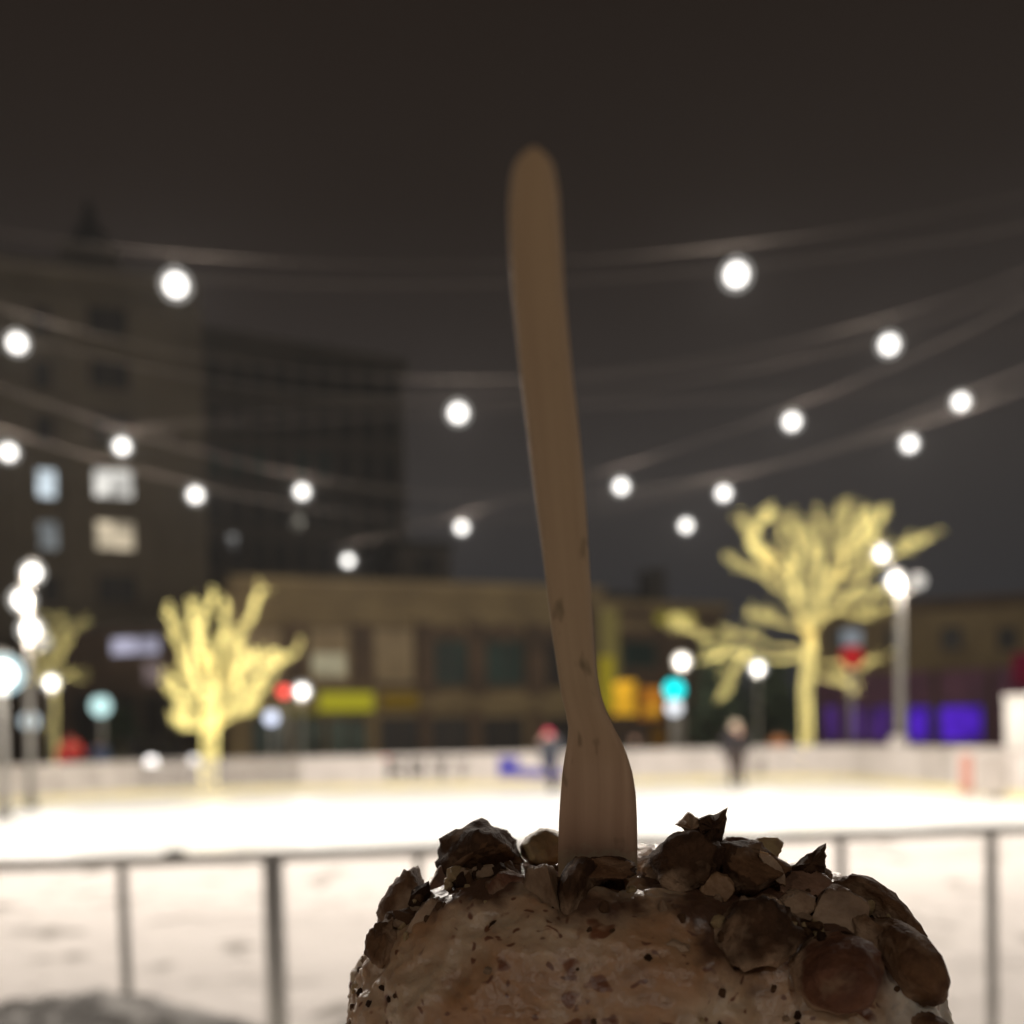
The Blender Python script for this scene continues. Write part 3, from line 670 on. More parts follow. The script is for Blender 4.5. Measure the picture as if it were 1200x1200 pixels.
# ------------------------------------------------------------------ people
def cloth(name, c): return mat(name, c, .85, .15, 6, tuple(k * .75 for k in c), .3, 40)
skin_m = mat('skin', (.50, .31, .22), .6, .3, 8, (.46, .27, .19))
def person(label, loc, height, facing, joints, jacket, trousers, boots, headwear, hw_name, hw_scale=(1.0, 1.05, .8), skates=False):
    """joints in units of the standing height, x = sideways, y = back, z = up; the body is one skinned surface"""
    J = dict(pelvis=(0, 0, .52), chest=(0, 0, .70), neck=(0, -.005, .83), skull=(0, -.012, .90), crown=(0, -.008, .955),
             lsh=(.105, 0, .80), lel=(.15, .02, .64), lwr=(.15, -.03, .50), rsh=(-.105, 0, .80), rel=(-.15, .02, .64), rwr=(-.15, -.03, .50),
             lhip=(.055, 0, .50), lkn=(.06, -.015, .28), lan=(.06, .01, .055), lto=(.065, -.085, .03),
             rhip=(-.055, 0, .50), rkn=(-.06, -.015, .28), ran=(-.06, .01, .055), rto=(-.065, -.085, .03))
    J.update(joints)
    rad = dict(pelvis=.085, chest=.095, neck=.036, skull=.058, crown=.042, lsh=.055, rsh=.055, lel=.036, rel=.036, lwr=.026, rwr=.026, lhip=.062, rhip=.062, lkn=.042, rkn=.042, lan=.03, ran=.03, lto=.024, rto=.024)
    names = list(J); V_ = [Vector(J[k]) for k in names]; RR = [rad[k] for k in names]; ix = {k: i for i, k in enumerate(names)}
    E = [(ix[a], ix[b]) for a, b in (('pelvis', 'chest'), ('chest', 'neck'), ('neck', 'skull'), ('skull', 'crown'), ('chest', 'lsh'), ('lsh', 'lel'), ('lel', 'lwr'), ('chest', 'rsh'), ('rsh', 'rel'), ('rel', 'rwr'),
         ('pelvis', 'lhip'), ('lhip', 'lkn'), ('lkn', 'lan'), ('lan', 'lto'), ('pelvis', 'rhip'), ('rhip', 'rkn'), ('rkn', 'ran'), ('ran', 'rto'))]
    for s in 'lr':                       # hands: palm, four unequal bent fingers and a thumb
        w = Vector(J[s + 'wr']); e = Vector(J[s + 'el']); d = (w - e).normalized(); side = Vector((0, -1, 0)); side = (side - d * side.dot(d)).normalized(); nrm = d.cross(side)
        palm = len(V_); V_.append(w + d * .032); RR.append(.017); E.append((ix[s + 'wr'], palm))
        for k, L in enumerate((.036, .042, .040, .032)):
            o_ = side * (.015 - .010 * k)
            a = len(V_); V_.append(w + d * .052 + o_); RR.append(.0062); V_.append(w + d * (.052 + L * .6) + o_ + nrm * .006); RR.append(.0055); V_.append(w + d * (.052 + L) + o_ + nrm * .018); RR.append(.0045)
            E += [(palm, a), (a, a + 1), (a + 1, a + 2)]
        a = len(V_); V_.append(w + d * .03 + side * .024); RR.append(.0065); V_.append(w + d * .052 + side * .034 + nrm * .006); RR.append(.0052); E += [(palm, a), (a, a + 1)]
    me = bpy.data.meshes.new('tmp'); me.from_pydata([tuple(v * height) for v in V_], E, []); o = bpy.data.objects.new('tmp', me); col.objects.link(o)
    sk = o.modifiers.new('s', 'SKIN'); sv = me.skin_vertices[0].data if me.skin_vertices else None
    if sv is None:
        bpy.context.view_layer.objects.active = o
        me.attributes.new('x', 'FLOAT', 'POINT'); bm = bmesh.new(); bm.from_mesh(me); lay = bm.verts.layers.skin.verify(); bm.to_mesh(me); bm.free(); sv = me.skin_vertices[0].data
    for i, r in enumerate(RR): r *= (1.75 if i < len(names) and names[i] in ('chest', 'pelvis', 'lsh', 'rsh') else 1.3 if i < len(names) and names[i] not in ('neck', 'skull', 'crown') else 1); sv[i].radius = (r * height, r * height * (.72 if names[i:i + 1] and names[i] in ('chest', 'pelvis') else 1)); sv[i].use_root = i == 0
    ss = o.modifiers.new('d', 'SUBSURF'); ss.levels = 1; ss.render_levels = 1
    dg = bpy.context.evaluated_depsgraph_get(); body = bpy.data.meshes.new_from_object(o.evaluated_get(dg)); bpy.data.objects.remove(o); bpy.data.meshes.remove(me)
    body.materials.clear()
    for m in (jacket, trousers, boots, skin_m): body.materials.append(m)
    segs = [(names[a], names[b], V_[a] * height, V_[b] * height) for a, b in E if a < len(names) and b < len(names)]
    nk = Vector(J['neck']) * height
    for p in body.polygons:
        c = p.center; p.use_smooth = True; best = None
        for a, b, va, vb in segs:
            t_ = max(0, min(1, (c - va).dot(vb - va) / (vb - va).length_squared)); q = (c - va - (vb - va) * t_).length
            if best is None or q < best[0]: best = (q, a, b, t_)
        a, b = best[1], best[2]
        if a in ('neck', 'skull'): k = 3
        elif b in ('lto', 'rto') or (b in ('lan', 'ran') and best[3] > .72): k = 2
        elif a in ('lhip', 'rhip', 'lkn', 'rkn') or b in ('lhip', 'rhip'): k = 1
        elif b in ('lwr', 'rwr') and best[3] > .93: k = 2
        else: k = 0
        p.material_index = k
    t = bpy.data.objects.new('person', None); col.objects.link(t); t.location = loc; t.rotation_euler.z = facing; t.scale = (1.18, 1.18, 1.0); tag(t, label, 'person')
    body.name = 'body'; ob = bpy.data.objects.new('body', body); col.objects.link(ob); ob.parent = t
    hd = Vector(J['skull']) * height; hr = .062 * height
    g = MB(); g.ball(hd + Vector((0, .012 * height, .028 * height)), hr * 1.05, 16, 10, hw_scale); h = g.build(hw_name, headwear, None, True); h.parent = t
    g = MB()
    for sx in (-1, 1): g.ball(hd + Vector((sx * .020 * height, -.053 * height, .006 * height)), .0075 * height, 8, 6)
    e = g.build('eyes', black_metal, None, True); e.parent = t
    g = MB(); g.ball(hd + Vector((0, -.060 * height, -.010 * height)), .010 * height, 8, 6, (.8, 1.1, 1.5)); e = g.build('nose', skin_m, None, True); e.parent = t
    g = MB(); g.ball(hd + Vector((0, -.054 * height, -.030 * height)), .012 * height, 8, 6, (1.4, .5, .4)); e = g.build('mouth', red_print, None, True); e.parent = t
    for s in 'lr':
        if skates:
            an, to = Vector(J[s + 'an']) * height, Vector(J[s + 'to']) * height; d = (to - an); d.z = 0; d.normalize()
            g = MB(); z0 = min(an.z, to.z) - .05
            g.tube([Vector((an.x, an.y, z0)) - d * .06, Vector((to.x, to.y, z0)) + d * .05], .012, 6); e = g.build('skate_blade', steel, None, True); e.parent = t
    return t
D1 = 26; b = ground(645, D1)
person('skater with a bright pink hat and dark grey clothes striding on the ice', (b.x, b.y, .07), 1.62, R(-35),
       dict(lkn=(.05, -.10, .30), lan=(.05, -.05, .06), lto=(.055, -.135, .03), rkn=(-.05, .05, .27), ran=(-.05, .22, .10), rto=(-.05, .16, .04),
            lel=(.16, -.05, .65), lwr=(.13, -.13, .56), rel=(-.16, .06, .66), rwr=(-.17, .06, .52), chest=(0, -.03, .70), neck=(0, -.05, .83), skull=(0, -.065, .90), crown=(0, -.06, .955)),
       cloth('slate_jacket', (.05, .055, .07)), cloth('navy_trousers', (.035, .035, .07)), cloth('black_boots', (.02, .02, .02)), cloth('pink_wool', (.75, .07, .16)), 'hat', (.92, .95, .72), True)
b = ground(862, 27)
person('pale haired skater in dark clothes standing on the ice left of the tall lit tree', (b.x, b.y, .07), 1.72, R(15),
       dict(lel=(.16, -.01, .65), lwr=(.13, -.09, .56), rel=(-.17, .03, .65), rwr=(-.18, -.02, .51), lkn=(.06, -.05, .28), lan=(.065, .0, .055), lto=(.07, -.09, .03)),
       cloth('charcoal_coat', (.03, .027, .03)), cloth('brown_trousers', (.06, .045, .04)), cloth('black_boots', (.02, .02, .02)), cloth('pale_hair', (.52, .44, .34)), 'hair', (1.12, 1.12, 1.15), True)
b = ground(82, 33)
person('person in a red jacket behind the rink boards at the left', b, 1.9, R(30), dict(lel=(.16, -.04, .68), lwr=(.10, -.12, .66)),
       cloth('red_jacket', (.62, .06, .05)), cloth('dark_jeans', (.04, .04, .06)), cloth('black_boots', (.02, .02, .02)), cloth('red_cap', (.45, .06, .05)), 'hat')
b = ground(116, 35)
person('person in a dark blue coat behind the rink boards at the left', b, 1.72, R(-10), dict(rel=(-.15, -.03, .66), rwr=(-.09, -.12, .62)),
       cloth('blue_coat', (.05, .08, .16)), cloth('dark_jeans', (.04, .04, .06)), cloth('black_boots', (.02, .02, .02)), cloth('black_hair', (.03, .025, .02)), 'hair')
b = ground(741, 33)
person('person in black leaning over the boards just right of the spoon', b, 1.70, R(10),
       dict(chest=(.02, -.06, .68), neck=(.03, -.14, .78), skull=(.035, -.17, .84), crown=(.035, -.18, .895), lsh=(.12, -.09, .76), rsh=(-.09, -.09, .76), lel=(.15, -.16, .64), lwr=(.10, -.24, .60), rel=(-.13, -.16, .64), rwr=(-.06, -.24, .60)),
       cloth('black_coat', (.02, .018, .016)), cloth('black_trousers', (.025, .022, .02)), cloth('black_boots', (.02, .02, .02)), cloth('black_hair', (.03, .025, .02)), 'hair', (1.25, 1.25, 1.2))
b = ground(912, 33.5)
person('person in an orange brown jacket behind the boards left of the lit tree trunk', b, 1.5, R(-20), dict(),
       cloth('orange_jacket', (.40, .16, .06)), cloth('dark_jeans', (.04, .04, .06)), cloth('black_boots', (.02, .02, .02)), cloth('brown_hair', (.08, .045, .03)), 'hair')

# ------------------------------------------------------------------ car with headlights on behind the slatted boards
def car(px, D, yaw, label):
    b = ground(px, D); t = bpy.data.objects.new('parked_car', None); col.objects.link(t); t.location = b; t.rotation_euler.z = yaw; t.scale = (1.32,) * 3; tag(t, label, 'car')
    paint = mat('dark_car_paint', (.03, .032, .04), .25, .6, 4, (.025, .027, .033)); tyre = mat('tyre_rubber', (.02, .02, .02), .8, .2, 9, (.03, .03, .03))
    def pt(name, g, m, par=t, sm=False, bevel=0):
        o = g.build(name, m, None, sm, bevel); o.parent = par; return o
    prof = [(-2.15, .32), (-2.18, .62), (-2.02, .78), (-1.0, .90), (1.3, .95), (2.05, .90), (2.15, .60), (2.1, .32)]
    g = MB(); g.prism([(-.86, y, z) for y, z in prof], (1.72, 0, 0)); pt('body', g, paint, bevel=.06)
    cab = [(-1.15, .90), (-.35, 1.40), (.95, 1.42), (1.6, .95)]
    g = MB(); n = len(cab); g.v = [(-.78 if i in (0, 3) else -.62, y, z) for i, (y, z) in enumerate(cab)] + [(.78 if i in (0, 3) else .62, y, z) for i, (y, z) in enumerate(cab)]
    g.face([0, 1, 2, 3]); g.face([7, 6, 5, 4])
    for k in range(n): g.face([k, k + n, (k + 1) % n + n, (k + 1) % n])
    cb = pt('cabin', g, paint, bevel=.04)
    g = MB(); g.v = [(-.68, -1.10, .955), (.68, -1.10, .955), (.56, -.40, 1.385), (-.56, -.40, 1.385)]; g.face([0, 1, 2, 3]); pt('windscreen', g, glass_dark, cb)
    for sx in (-1, 1):
        g = MB(); g.v = [(sx * .785, -.9, .98), (sx * .785, 1.3, 1.0), (sx * .66, .9, 1.36), (sx * .66, -.3, 1.35)]; g.face([0, 1, 2, 3]); pt('side_window', g, glass_dark, cb)
        for y in (-1.35, 1.35):
            g = MB(); g.tube([(sx * .70, y, .31), (sx * .89, y, .31)], .31, 20); w = pt('wheel', g, tyre, t, True)
            g = MB(); g.tube([(sx * .89, y, .31), (sx * .91, y, .31)], .19, 14); pt('rim', g, steel, w)
    for sx, s in ((-1, 4.2), (1, 2.0)):
        g = MB(); g.ball((sx * .60, -2.14, .68), .16, 14, 8, (1.1, .5, .9)); pt('headlight', g, glow('headlight_%d' % (sx + 1), (1, .95, .92), s), t, True)
    g = MB(); g.box((0, -2.19, .45), (1.0, .03, .16)); pt('grille', g, black_metal)
    return t
car(172, 40, R(38), 'dark car with its headlights on behind the slatted boards at the left')

# ------------------------------------------------------------------ white booth at the right edge
b = at(1215, 868, 22); b.z = 0
t = thing('ticket_booth', b, 'white booth standing by the boards at the right edge', 'booth')
tz = at(1190, 820, 22).z; x0 = at(1178, 868, 22).x
cb_ = Matrix.Rotation(R(-27), 3, 'Z'); bc = Vector((x0, 22, 0)) + cb_ @ Vector((1.2, 1.0, 0)); booth_w = mat('white_booth_paint', (.80, .77, .72), .5, .3, 2, (.74, .71, .66))
g = MB(); g.box((bc.x, bc.y, tz / 2), (2.4, 2, tz), R(-27)); g.build('wall', booth_w, t, bevel=.02)
g = MB(); g.box((bc.x, bc.y, tz + .05), (2.45, 2.1, .1), R(-27)); g.build('roof', booth_w, t)
hc = bc + cb_ @ Vector((.35, -1.01, 0)); g = MB(); g.box((hc.x, hc.y, 1.35), (1.2, .03, .7), R(-27)); g.build('hatch', glass_dark, t)
def sign_board(x0, x1, y0, y1, D, marks, label, m=white_board, name='sign_board'):
    p0, p1 = at(x0, y1, D), at(x1, y0, D); c = Vector(((p0.x + p1.x) / 2, D, 0)); t = thing(name, c, label, 'sign')
    z0, z1 = max(.12, p0.z), p1.z
    g = MB(); g.box((c.x, D, (z0 + z1) / 2), (p1.x - p0.x, .05, z1 - z0)); g.build('panel', m, t)
    for s in (p0.x + .06, p1.x - .06):
        g = MB(); g.box((s, D + .06, z1 / 2), (.06, .06, z1)); g.build('leg', steel, t)
    for rx0, ry0, rx1, ry1, mm in marks:
        q = [at(x, y, D - .03) for x, y in ((rx0, ry1), (rx1, ry1), (rx1, ry0), (rx0, ry0))]
        g = MB(); g.v = [tuple(k) for k in q]; g.face([0, 1, 2, 3]); g.build('printed_mark', mm, t)
sign_board(1142, 1215, 884, 938, 20.5, [(1178, 902, 1188, 916, ink_soft), (1158, 930, 1172, 938, ink_soft)], 'white sign panel with faint dark marks at the lower right edge')
sign_board(1126, 1139, 884, 938, 21.2, [], 'narrow faded red upright panel beside the white sign panel', mat('faded_red_panel', (.60, .30, .24), .5, .3, 3, (.52, .25, .2)))
sign_board(1064, 1088, 882, 926, 27.5, [(1068, 888, 1084, 922, ink_soft)], 'small grey panel just right of the lamp post base', grey_board)

# ------------------------------------------------------------------ ice cream
def icecream_mat():
    m = bpy.data.materials.new('nut_ice_cream'); m.use_nodes = True; n = m.node_tree; b = n.nodes['Principled BSDF']
    b.inputs['Roughness'].default_value = .36; b.inputs['Specular IOR Level'].default_value = .5
    b.inputs['Subsurface Weight'].default_value = .45; b.inputs['Subsurface Radius'].default_value = (.004, .0025, .0015); b.inputs['Subsurface Scale'].default_value = 1
    t = n.nodes.new('ShaderNodeTexCoord')
    def nz_(scale, detail=4, dist=0):
        z = n.nodes.new('ShaderNodeTexNoise'); z.inputs['Scale'].default_value = scale; z.inputs['Detail'].default_value = detail; z.inputs['Distortion'].default_value = dist
        n.links.new(t.outputs['Object'], z.inputs['Vector']); return z
    def rmp(src, p0, p1):
        r = n.nodes.new('ShaderNodeMapRange'); r.inputs['From Min'].default_value = p0; r.inputs['From Max'].default_value = p1; n.links.new(src, r.inputs['Value']); return r.outputs[0]
    def mix(fac, a, c):
        x = n.nodes.new('ShaderNodeMix'); x.data_type = 'RGBA'; n.links.new(fac, x.inputs['Factor'])
        if isinstance(a, tuple): x.inputs['A'].default_value = (*a, 1)
        else: n.links.new(a, x.inputs['A'])
        x.inputs['B'].default_value = (*c, 1); return x.outputs['Result']
    swirl = rmp(nz_(42, 4, .8).outputs['Fac'], .38, .64)
    c = mix(swirl, (.47, .35, .235), (.33, .175, .085))
    fine = rmp(nz_(220, 3).outputs['Fac'], .55, .75); c = mix(fine, c, (.31, .18, .105))
    vo = n.nodes.new('ShaderNodeTexVoronoi'); vo.inputs['Scale'].default_value = 190; vo.inputs['Randomness'].default_value = 1
    wv = n.nodes.new('ShaderNodeMix'); wv.data_type = 'RGBA'; wv.inputs['Factor'].default_value = .012
    n.links.new(t.outputs['Object'], wv.inputs['A']); n.links.new(nz_(160, 2).outputs['Color'], wv.inputs['B']); n.links.new(wv.outputs['Result'], vo.inputs['Vector'])
    s1 = rmp(vo.outputs['Distance'], .36, .22)
    gate = rmp(vo.outputs['Color'], .60, .62); mu = n.nodes.new('ShaderNodeMath'); mu.operation = 'MULTIPLY'; n.links.new(s1, mu.inputs[0]); n.links.new(gate, mu.inputs[1])
    c = mix(mu.outputs[0], c, (.17, .055, .02))
    vo2 = n.nodes.new('ShaderNodeTexVoronoi'); vo2.inputs['Scale'].default_value = 430; n.links.new(wv.outputs['Result'], vo2.inputs['Vector'])
    m2 = n.nodes.new('ShaderNodeMath'); m2.operation = 'MULTIPLY'; n.links.new(rmp(vo2.outputs['Distance'], .34, .2), m2.inputs[0]); n.links.new(rmp(vo2.outputs['Color'], .6, .62), m2.inputs[1])
    c = mix(m2.outputs[0], c, (.15, .06, .03))
    # plain cream not yet mixed with caramel, low on the right
    vm = n.nodes.new('ShaderNodeVectorMath'); vm.operation = 'DISTANCE'; vm.inputs[1].default_value = tuple(near(1045, 1165, .165)); n.links.new(t.outputs['Object'], vm.inputs[0])
    ad = n.nodes.new('ShaderNodeMath'); ad.operation = 'MULTIPLY_ADD'; ad.inputs[1].default_value = .016; n.links.new(nz_(90, 4).outputs['Fac'], ad.inputs[0]); n.links.new(vm.outputs['Value'], ad.inputs[2])
    c = mix(rmp(ad.outputs[0], .026, .019), c, (.60, .54, .46)); c = mix(mu.outputs[0], c, (.16, .058, .024))
    # chocolate nut sauce pooled round the nuts on the right ridge and under the left ones
    for sx, sy, sz, rr in ((880, 1055, .158, .0135), (985, 1080, .160, .012), (800, 1012, .170, .0085), (560, 1020, .168, .010), (690, 1030, .158, .008)):
        vm = n.nodes.new('ShaderNodeVectorMath'); vm.operation = 'DISTANCE'; vm.inputs[1].default_value = tuple(near(sx, sy, sz)); n.links.new(t.outputs['Object'], vm.inputs[0])
        ad = n.nodes.new('ShaderNodeMath'); ad.operation = 'MULTIPLY_ADD'; ad.inputs[1].default_value = .018; n.links.new(nz_(120, 4).outputs['Fac'], ad.inputs[0]); n.links.new(vm.outputs['Value'], ad.inputs[2])
        c = mix(rmp(ad.outputs[0], rr + .010, rr + .006), c, (.085, .042, .024))
    n.links.new(c, b.inputs['Base Color'])
    bp = n.nodes.new('ShaderNodeBump'); bp.inputs['Strength'].default_value = .5; bp.inputs['Distance'].default_value = .0012
    n.links.new(nz_(330, 6).outputs['Fac'], bp.inputs['Height']); n.links.new(bp.outputs[0], b.inputs['Normal'])
    return m
ice_cream_m = icecream_mat()
SC = near(744, 1235, .193)
AX, AY, AZ = .0502, .046, .0372
EXP = 3.5
RIGHT = ROT @ Vector((1, 0, 0)); UP = ROT @ Vector((0, 1, 0)); BACK = ROT @ Vector((0, 0, 1))
def scoop_pt(d):
    """surface point of the scoop in unit direction d (camera axes: right, up, towards the lens)"""
    e = EXP
    s = (abs(d.x) ** e + abs(d.y) ** e + abs(d.z) ** e) ** (-1 / e)
    p = Vector((d.x * AX, d.y * AZ, d.z * AY)) * s
    q = p * 1
    n1 = noise.fractal(q * 55, 1, 2, 3) * .0028; n2 = noise.fractal(q * 190, 1, 2, 4) * .0009; n3 = noise.fractal(q * 700 + Vector((5, 5, 5)), 1, 2, 2) * .0006
    return p * (1 + (n1 + n2 + n3) / max(.02, p.length))

ic = thing('ice_cream_scoop', SC - Vector((0, 0, .05)), 'big scoop of nut ice cream in a cup, close to the lens at the bottom', 'ice cream')
bm = bmesh.new(); bmesh.ops.create_icosphere(bm, subdivisions=7, radius=1)
for v in bm.verts:
    q = scoop_pt(v.co.normalized()); v.co = SC + RIGHT * q.x + UP * q.y + BACK * q.z
for f in bm.faces: f.smooth = True
me = bpy.data.meshes.new('scoop'); bm.to_mesh(me); bm.free(); me.materials.append(ice_cream_m); put('scoop', me, ic)
g = MB(); c0 = SC - Vector((0, 0, .012))
prof = [(.030, -.085), (.031, -.0845), (.053, -.014), (.0545, -.0135), (.0545, -.011), (.0525, -.011), (.0515, -.014), (.029, -.083)]
NS = 48
for r, z in prof:
    for k in range(NS): a = 2 * math.pi * k / NS; g.v.append((c0.x + r * math.cos(a), c0.y + r * math.sin(a), c0.z + z))
for i in range(len(prof) - 1):
    for k in range(NS): g.face([i * NS + k, i * NS + (k + 1) % NS, (i + 1) * NS + (k + 1) % NS, (i + 1) * NS + k])
g.face([k for k in range(NS)][::-1])
g.build('paper_cup', mat('white_paper_cup', (.75, .72, .68), .6, .2, 30, (.7, .67, .63)), ic, True)

# nuts: clipped, roughened lumps whose cut faces are pale and whose skin is brown
flesh = mat('nut_flesh', (.30, .205, .13), .55, .3, 200, (.16, .095, .055), .4, 900, sss=.1)
flesh2 = mat('nut_flesh_yellow', (.38, .28, .14), .55, .3, 200, (.22, .14, .07), .4, 900, sss=.1)
skin_n = mat('nut_skin', (.135, .068, .032), .75, .15, 320, (.08, .037, .018), .7, 900)
skin_d = mat('nut_skin_dark', (.075, .037, .019), .8, .12, 320, (.042, .021, .011), .8, 800)
skin_r = mat('nut_skin_red', (.14, .058, .03), .65, .2, 300, (.09, .036, .02), .6, 800)
def above(co):                          # height of a point over the smooth scoop surface
    q = co - SC; v = Vector((q.dot(RIGHT) / AX, q.dot(UP) / AZ, q.dot(BACK) / AY)); e = EXP
    return ((abs(v.x) ** e + abs(v.y) ** e + abs(v.z) ** e) ** (1 / e) - 1) * .043
def film(o):
    me = o.data; a = me.attributes.new('film', 'FLOAT', 'POINT')
    for i, v in enumerate(me.vertices):
        h = above(v.co) + noise.fractal(v.co * 260, 1, 2, 3) * .0016
        a.data[i].value = max(0, min(1, (.0020 - h) / .0020))
def smear(m, amount=.56):                # a film of ice cream left on the nuts
    n = m.node_tree; b = n.nodes['Principled BSDF']; src = b.inputs['Base Color'].links[0].from_socket
    t = n.nodes.new('ShaderNodeTexCoord'); z = n.nodes.new('ShaderNodeTexNoise'); z.inputs['Scale'].default_value = 170; z.inputs['Detail'].default_value = 4; z.inputs['Distortion'].default_value = .6
    r = n.nodes.new('ShaderNodeMapRange'); r.inputs['From Min'].default_value = amount; r.inputs['From Max'].default_value = amount + .14; r.inputs['To Max'].default_value = .7
    mx = n.nodes.new('ShaderNodeMix'); mx.data_type = 'RGBA'; mx.inputs['B'].default_value = (.22, .135, .08, 1)
    n.links.new(t.outputs['Object'], z.inputs['Vector']); n.links.new(z.outputs['Fac'], r.inputs['Value']); n.links.new(r.outputs[0], mx.inputs['Factor']); n.links.new(src, mx.inputs['A'])
    at_ = n.nodes.new('ShaderNodeAttribute'); at_.attribute_name = 'film'; m3 = n.nodes.new('ShaderNodeMix'); m3.data_type = 'RGBA'; m3.inputs['B'].default_value = (.33, .22, .14, 1)
    n.links.new(at_.outputs['Fac'], m3.inputs['Factor']); n.links.new(mx.outputs['Result'], m3.inputs['A']); n.links.new(m3.outputs['Result'], b.inputs['Base Color'])
smear(skin_n, .52); smear(skin_r, .54); smear(skin_d, .58); smear(flesh, .5); smear(flesh2, .54)
def nut(px, py, depth, w, h, d, tilt=0, cuts=(), mats=(skin_n, flesh), seed=0, rough=.06, yaw=0, taper=0, name='nut_piece', label=None, sub=4, power=2.2, sink=.06):
    """w, h in pixels, d in metres; cuts: (direction in local right/up/front, offset 0..1)"""
    S = depth / F; rw, rh = w * S / 1.95, h * S / 1.95 
    sd = None
    for k in range(120):                # where the line of sight meets the scoop
        t_ = .135 + k * .0005
        if above(near(px, py, t_)) < 0: sd = t_; break
    depth = sd + d * sink if sd and (py > 1022 or sd < depth) else depth + .003
    c = near(px, py, depth)
    rc = random.Random(seed * 13 + 5); extra = []
    if .07 <= rough < .13:
        for _ in range(3):
            v = Vector((rc.gauss(0, 1), rc.gauss(0, 1), rc.gauss(0, .5))).normalized(); extra.append((v, rc.uniform(.55, .9)))
    bm = bmesh.new(); bmesh.ops.create_icosphere(bm, subdivisions=sub, radius=1); cutv = {}
    for v in bm.verts:
        q = v.co.normalized(); s = (abs(q.x) ** power + abs(q.y) ** power + abs(q.z) ** power) ** (-1 / power); q = q * s
        if taper: q.x *= 1 - taper * (q.y + 1) / 2; q.z *= 1 - .6 * taper * (q.y + 1) / 2
        nn = noise.fractal(q * 2.1 + Vector((seed * 3.1, 1, 2)), 1, 2, 4) * rough * 3.2 + noise.fractal(q * 5 + Vector((seed, 5, 2)), 1, 2, 5) * rough * 1.6
        q = q * (1 + nn)
        for cd_, off in cuts:
            cd_ = Vector(cd_).normalized(); e = q.dot(cd_) - off - noise.noise(q * 5 + Vector((seed, 0, 9))) * .07
            if e > 0: q -= cd_ * e; cutv[v.index] = 1
        for cd_, off in extra:
            e = q.dot(cd_) - off - noise.noise(q * 4 + Vector((seed, 3, 9))) * .08
            if e > 0: q -= cd_ * e * .85
        v.co = q
    for _ in range(4): bmesh.ops.smooth_vert(bm, verts=bm.verts, factor=.5, use_axis_x=True, use_axis_y=True, use_axis_z=True)
    for v in bm.verts:
        v.co *= 1.07 * (1 + noise.fractal(v.co * 6 + Vector((seed, 2, 2)), 1, 2, 4) * min(.11, rough * 1.1))
    M = Matrix.Rotation(R(tilt), 3, 'Z') @ Matrix.Rotation(R(yaw), 3, 'Y')
    for f in bm.faces:
        f.smooth = True; f.material_index = 1 if sum(v.index in cutv for v in f.verts) >= 2 else 0
    for v in bm.verts:
        q = M @ Vector((v.co.x * rw, v.co.y * rh, v.co.z * d / 2)); v.co = c + RIGHT * q.x + UP * q.y + BACK * q.z
    me = bpy.data.meshes.new(name); bm.to_mesh(me); bm.free()
    for m in mats: me.materials.append(m)
    o = put(name, me, ic); film(o)
    if label: o['label'] = label
    return o
def shard(px_pts, depth, thick, m, name='nut_shard', seed=0, m2=None, lean=0):
    """a broken flat piece: a jagged outline with real thickness, rounded and roughened"""
    rnd = random.Random(seed); pts = []
    n = len(px_pts)
    for i in range(n):
        a, b = px_pts[i], px_pts[(i + 1) % n]; k = max(2, int(math.hypot(b[0] - a[0], b[1] - a[1]) / 4))
        for j in range(k):
            t = j / k; jx = rnd.gauss(0, .9) if j else 0; jy = rnd.gauss(0, .9) if j else 0
            pts.append((a[0] + (b[0] - a[0]) * t + jx, a[1] + (b[1] - a[1]) * t + jy))
    cx = sum(p[0] for p in pts) / len(pts); cy = sum(p[1] for p in pts) / len(pts); g = MB(); N = len(pts)
    rings = [(.93, 0, 0), (1.0, thick * .25, 0), (1.0, thick * .75, 0), (.9, thick, 0)]
    for s, o_, _ in rings:
        for p in pts:
            x, y = cx + (p[0] - cx) * s, cy + (p[1] - cy) * s
            dd = depth + o_ + lean * (cy - y) + noise.noise(Vector((x * .07, y * .07, seed))) * thick * .35
            g.v.append(tuple(near(x, y, dd)))
    g.mi = 0
    for r_ in range(3):
        for k in range(N): g.face([r_ * N + k, r_ * N + (k + 1) % N, (r_ + 1) * N + (k + 1) % N, (r_ + 1) * N + k])
    inner = []
    for s in (.55,):
        for p in pts:
            x, y = cx + (p[0] - cx) * s, cy + (p[1] - cy) * s
            g.v.append(tuple(near(x, y, depth - thick * .22 + lean * (cy - y) + noise.noise(Vector((x * .11, y * .11, seed + 4))) * thick * .4)))
    b = 4 * N; g.v.append(tuple(near(cx, cy, depth - thick * .3)))
    g.mi = 1 if m2 else 0
    for k in range(N): g.face([k, b + k, b + (k + 1) % N, (k + 1) % N]); g.face([b + k, 5 * N, b + (k + 1) % N])
    g.mi = 0; g.face([3 * N + k for k in range(N)])
    o = g.build(name, [m, m2] if m2 else [m], ic); return o
# left group
nut(562, 1000, .176, 88, 68, .020, 8, [((.2, -.5, .8), .75)], (skin_d, skin_n), 1, .15)
nut(474, 1064, .172, 52, 92, .018, -24, [((-.3, 0, .9), .7)], (skin_n, skin_n), 2, .10)
nut(524, 1036, .163, 62, 58, .012, 20, [((-.2, .3, .9), .35)], (skin_n, mat('nut_flesh_pink', (.24, .13, .08), .55, .3, 200, (.14, .075, .045), .4, 900)), 3, .09)
nut(598, 1046, .158, 58, 44, .011, -20, [((.1, .2, .9), .4)], (skin_n, skin_r), 4, .10)
nut(497, 1080, .158, 26, 64, .008, -38, [((0, .1, 1), .3)], (skin_n, flesh), 5, .09)
nut(639, 993, .180, 54, 40, .014, 5, [((.1, .3, .9), .7)], (flesh2, flesh2), 6, .06)
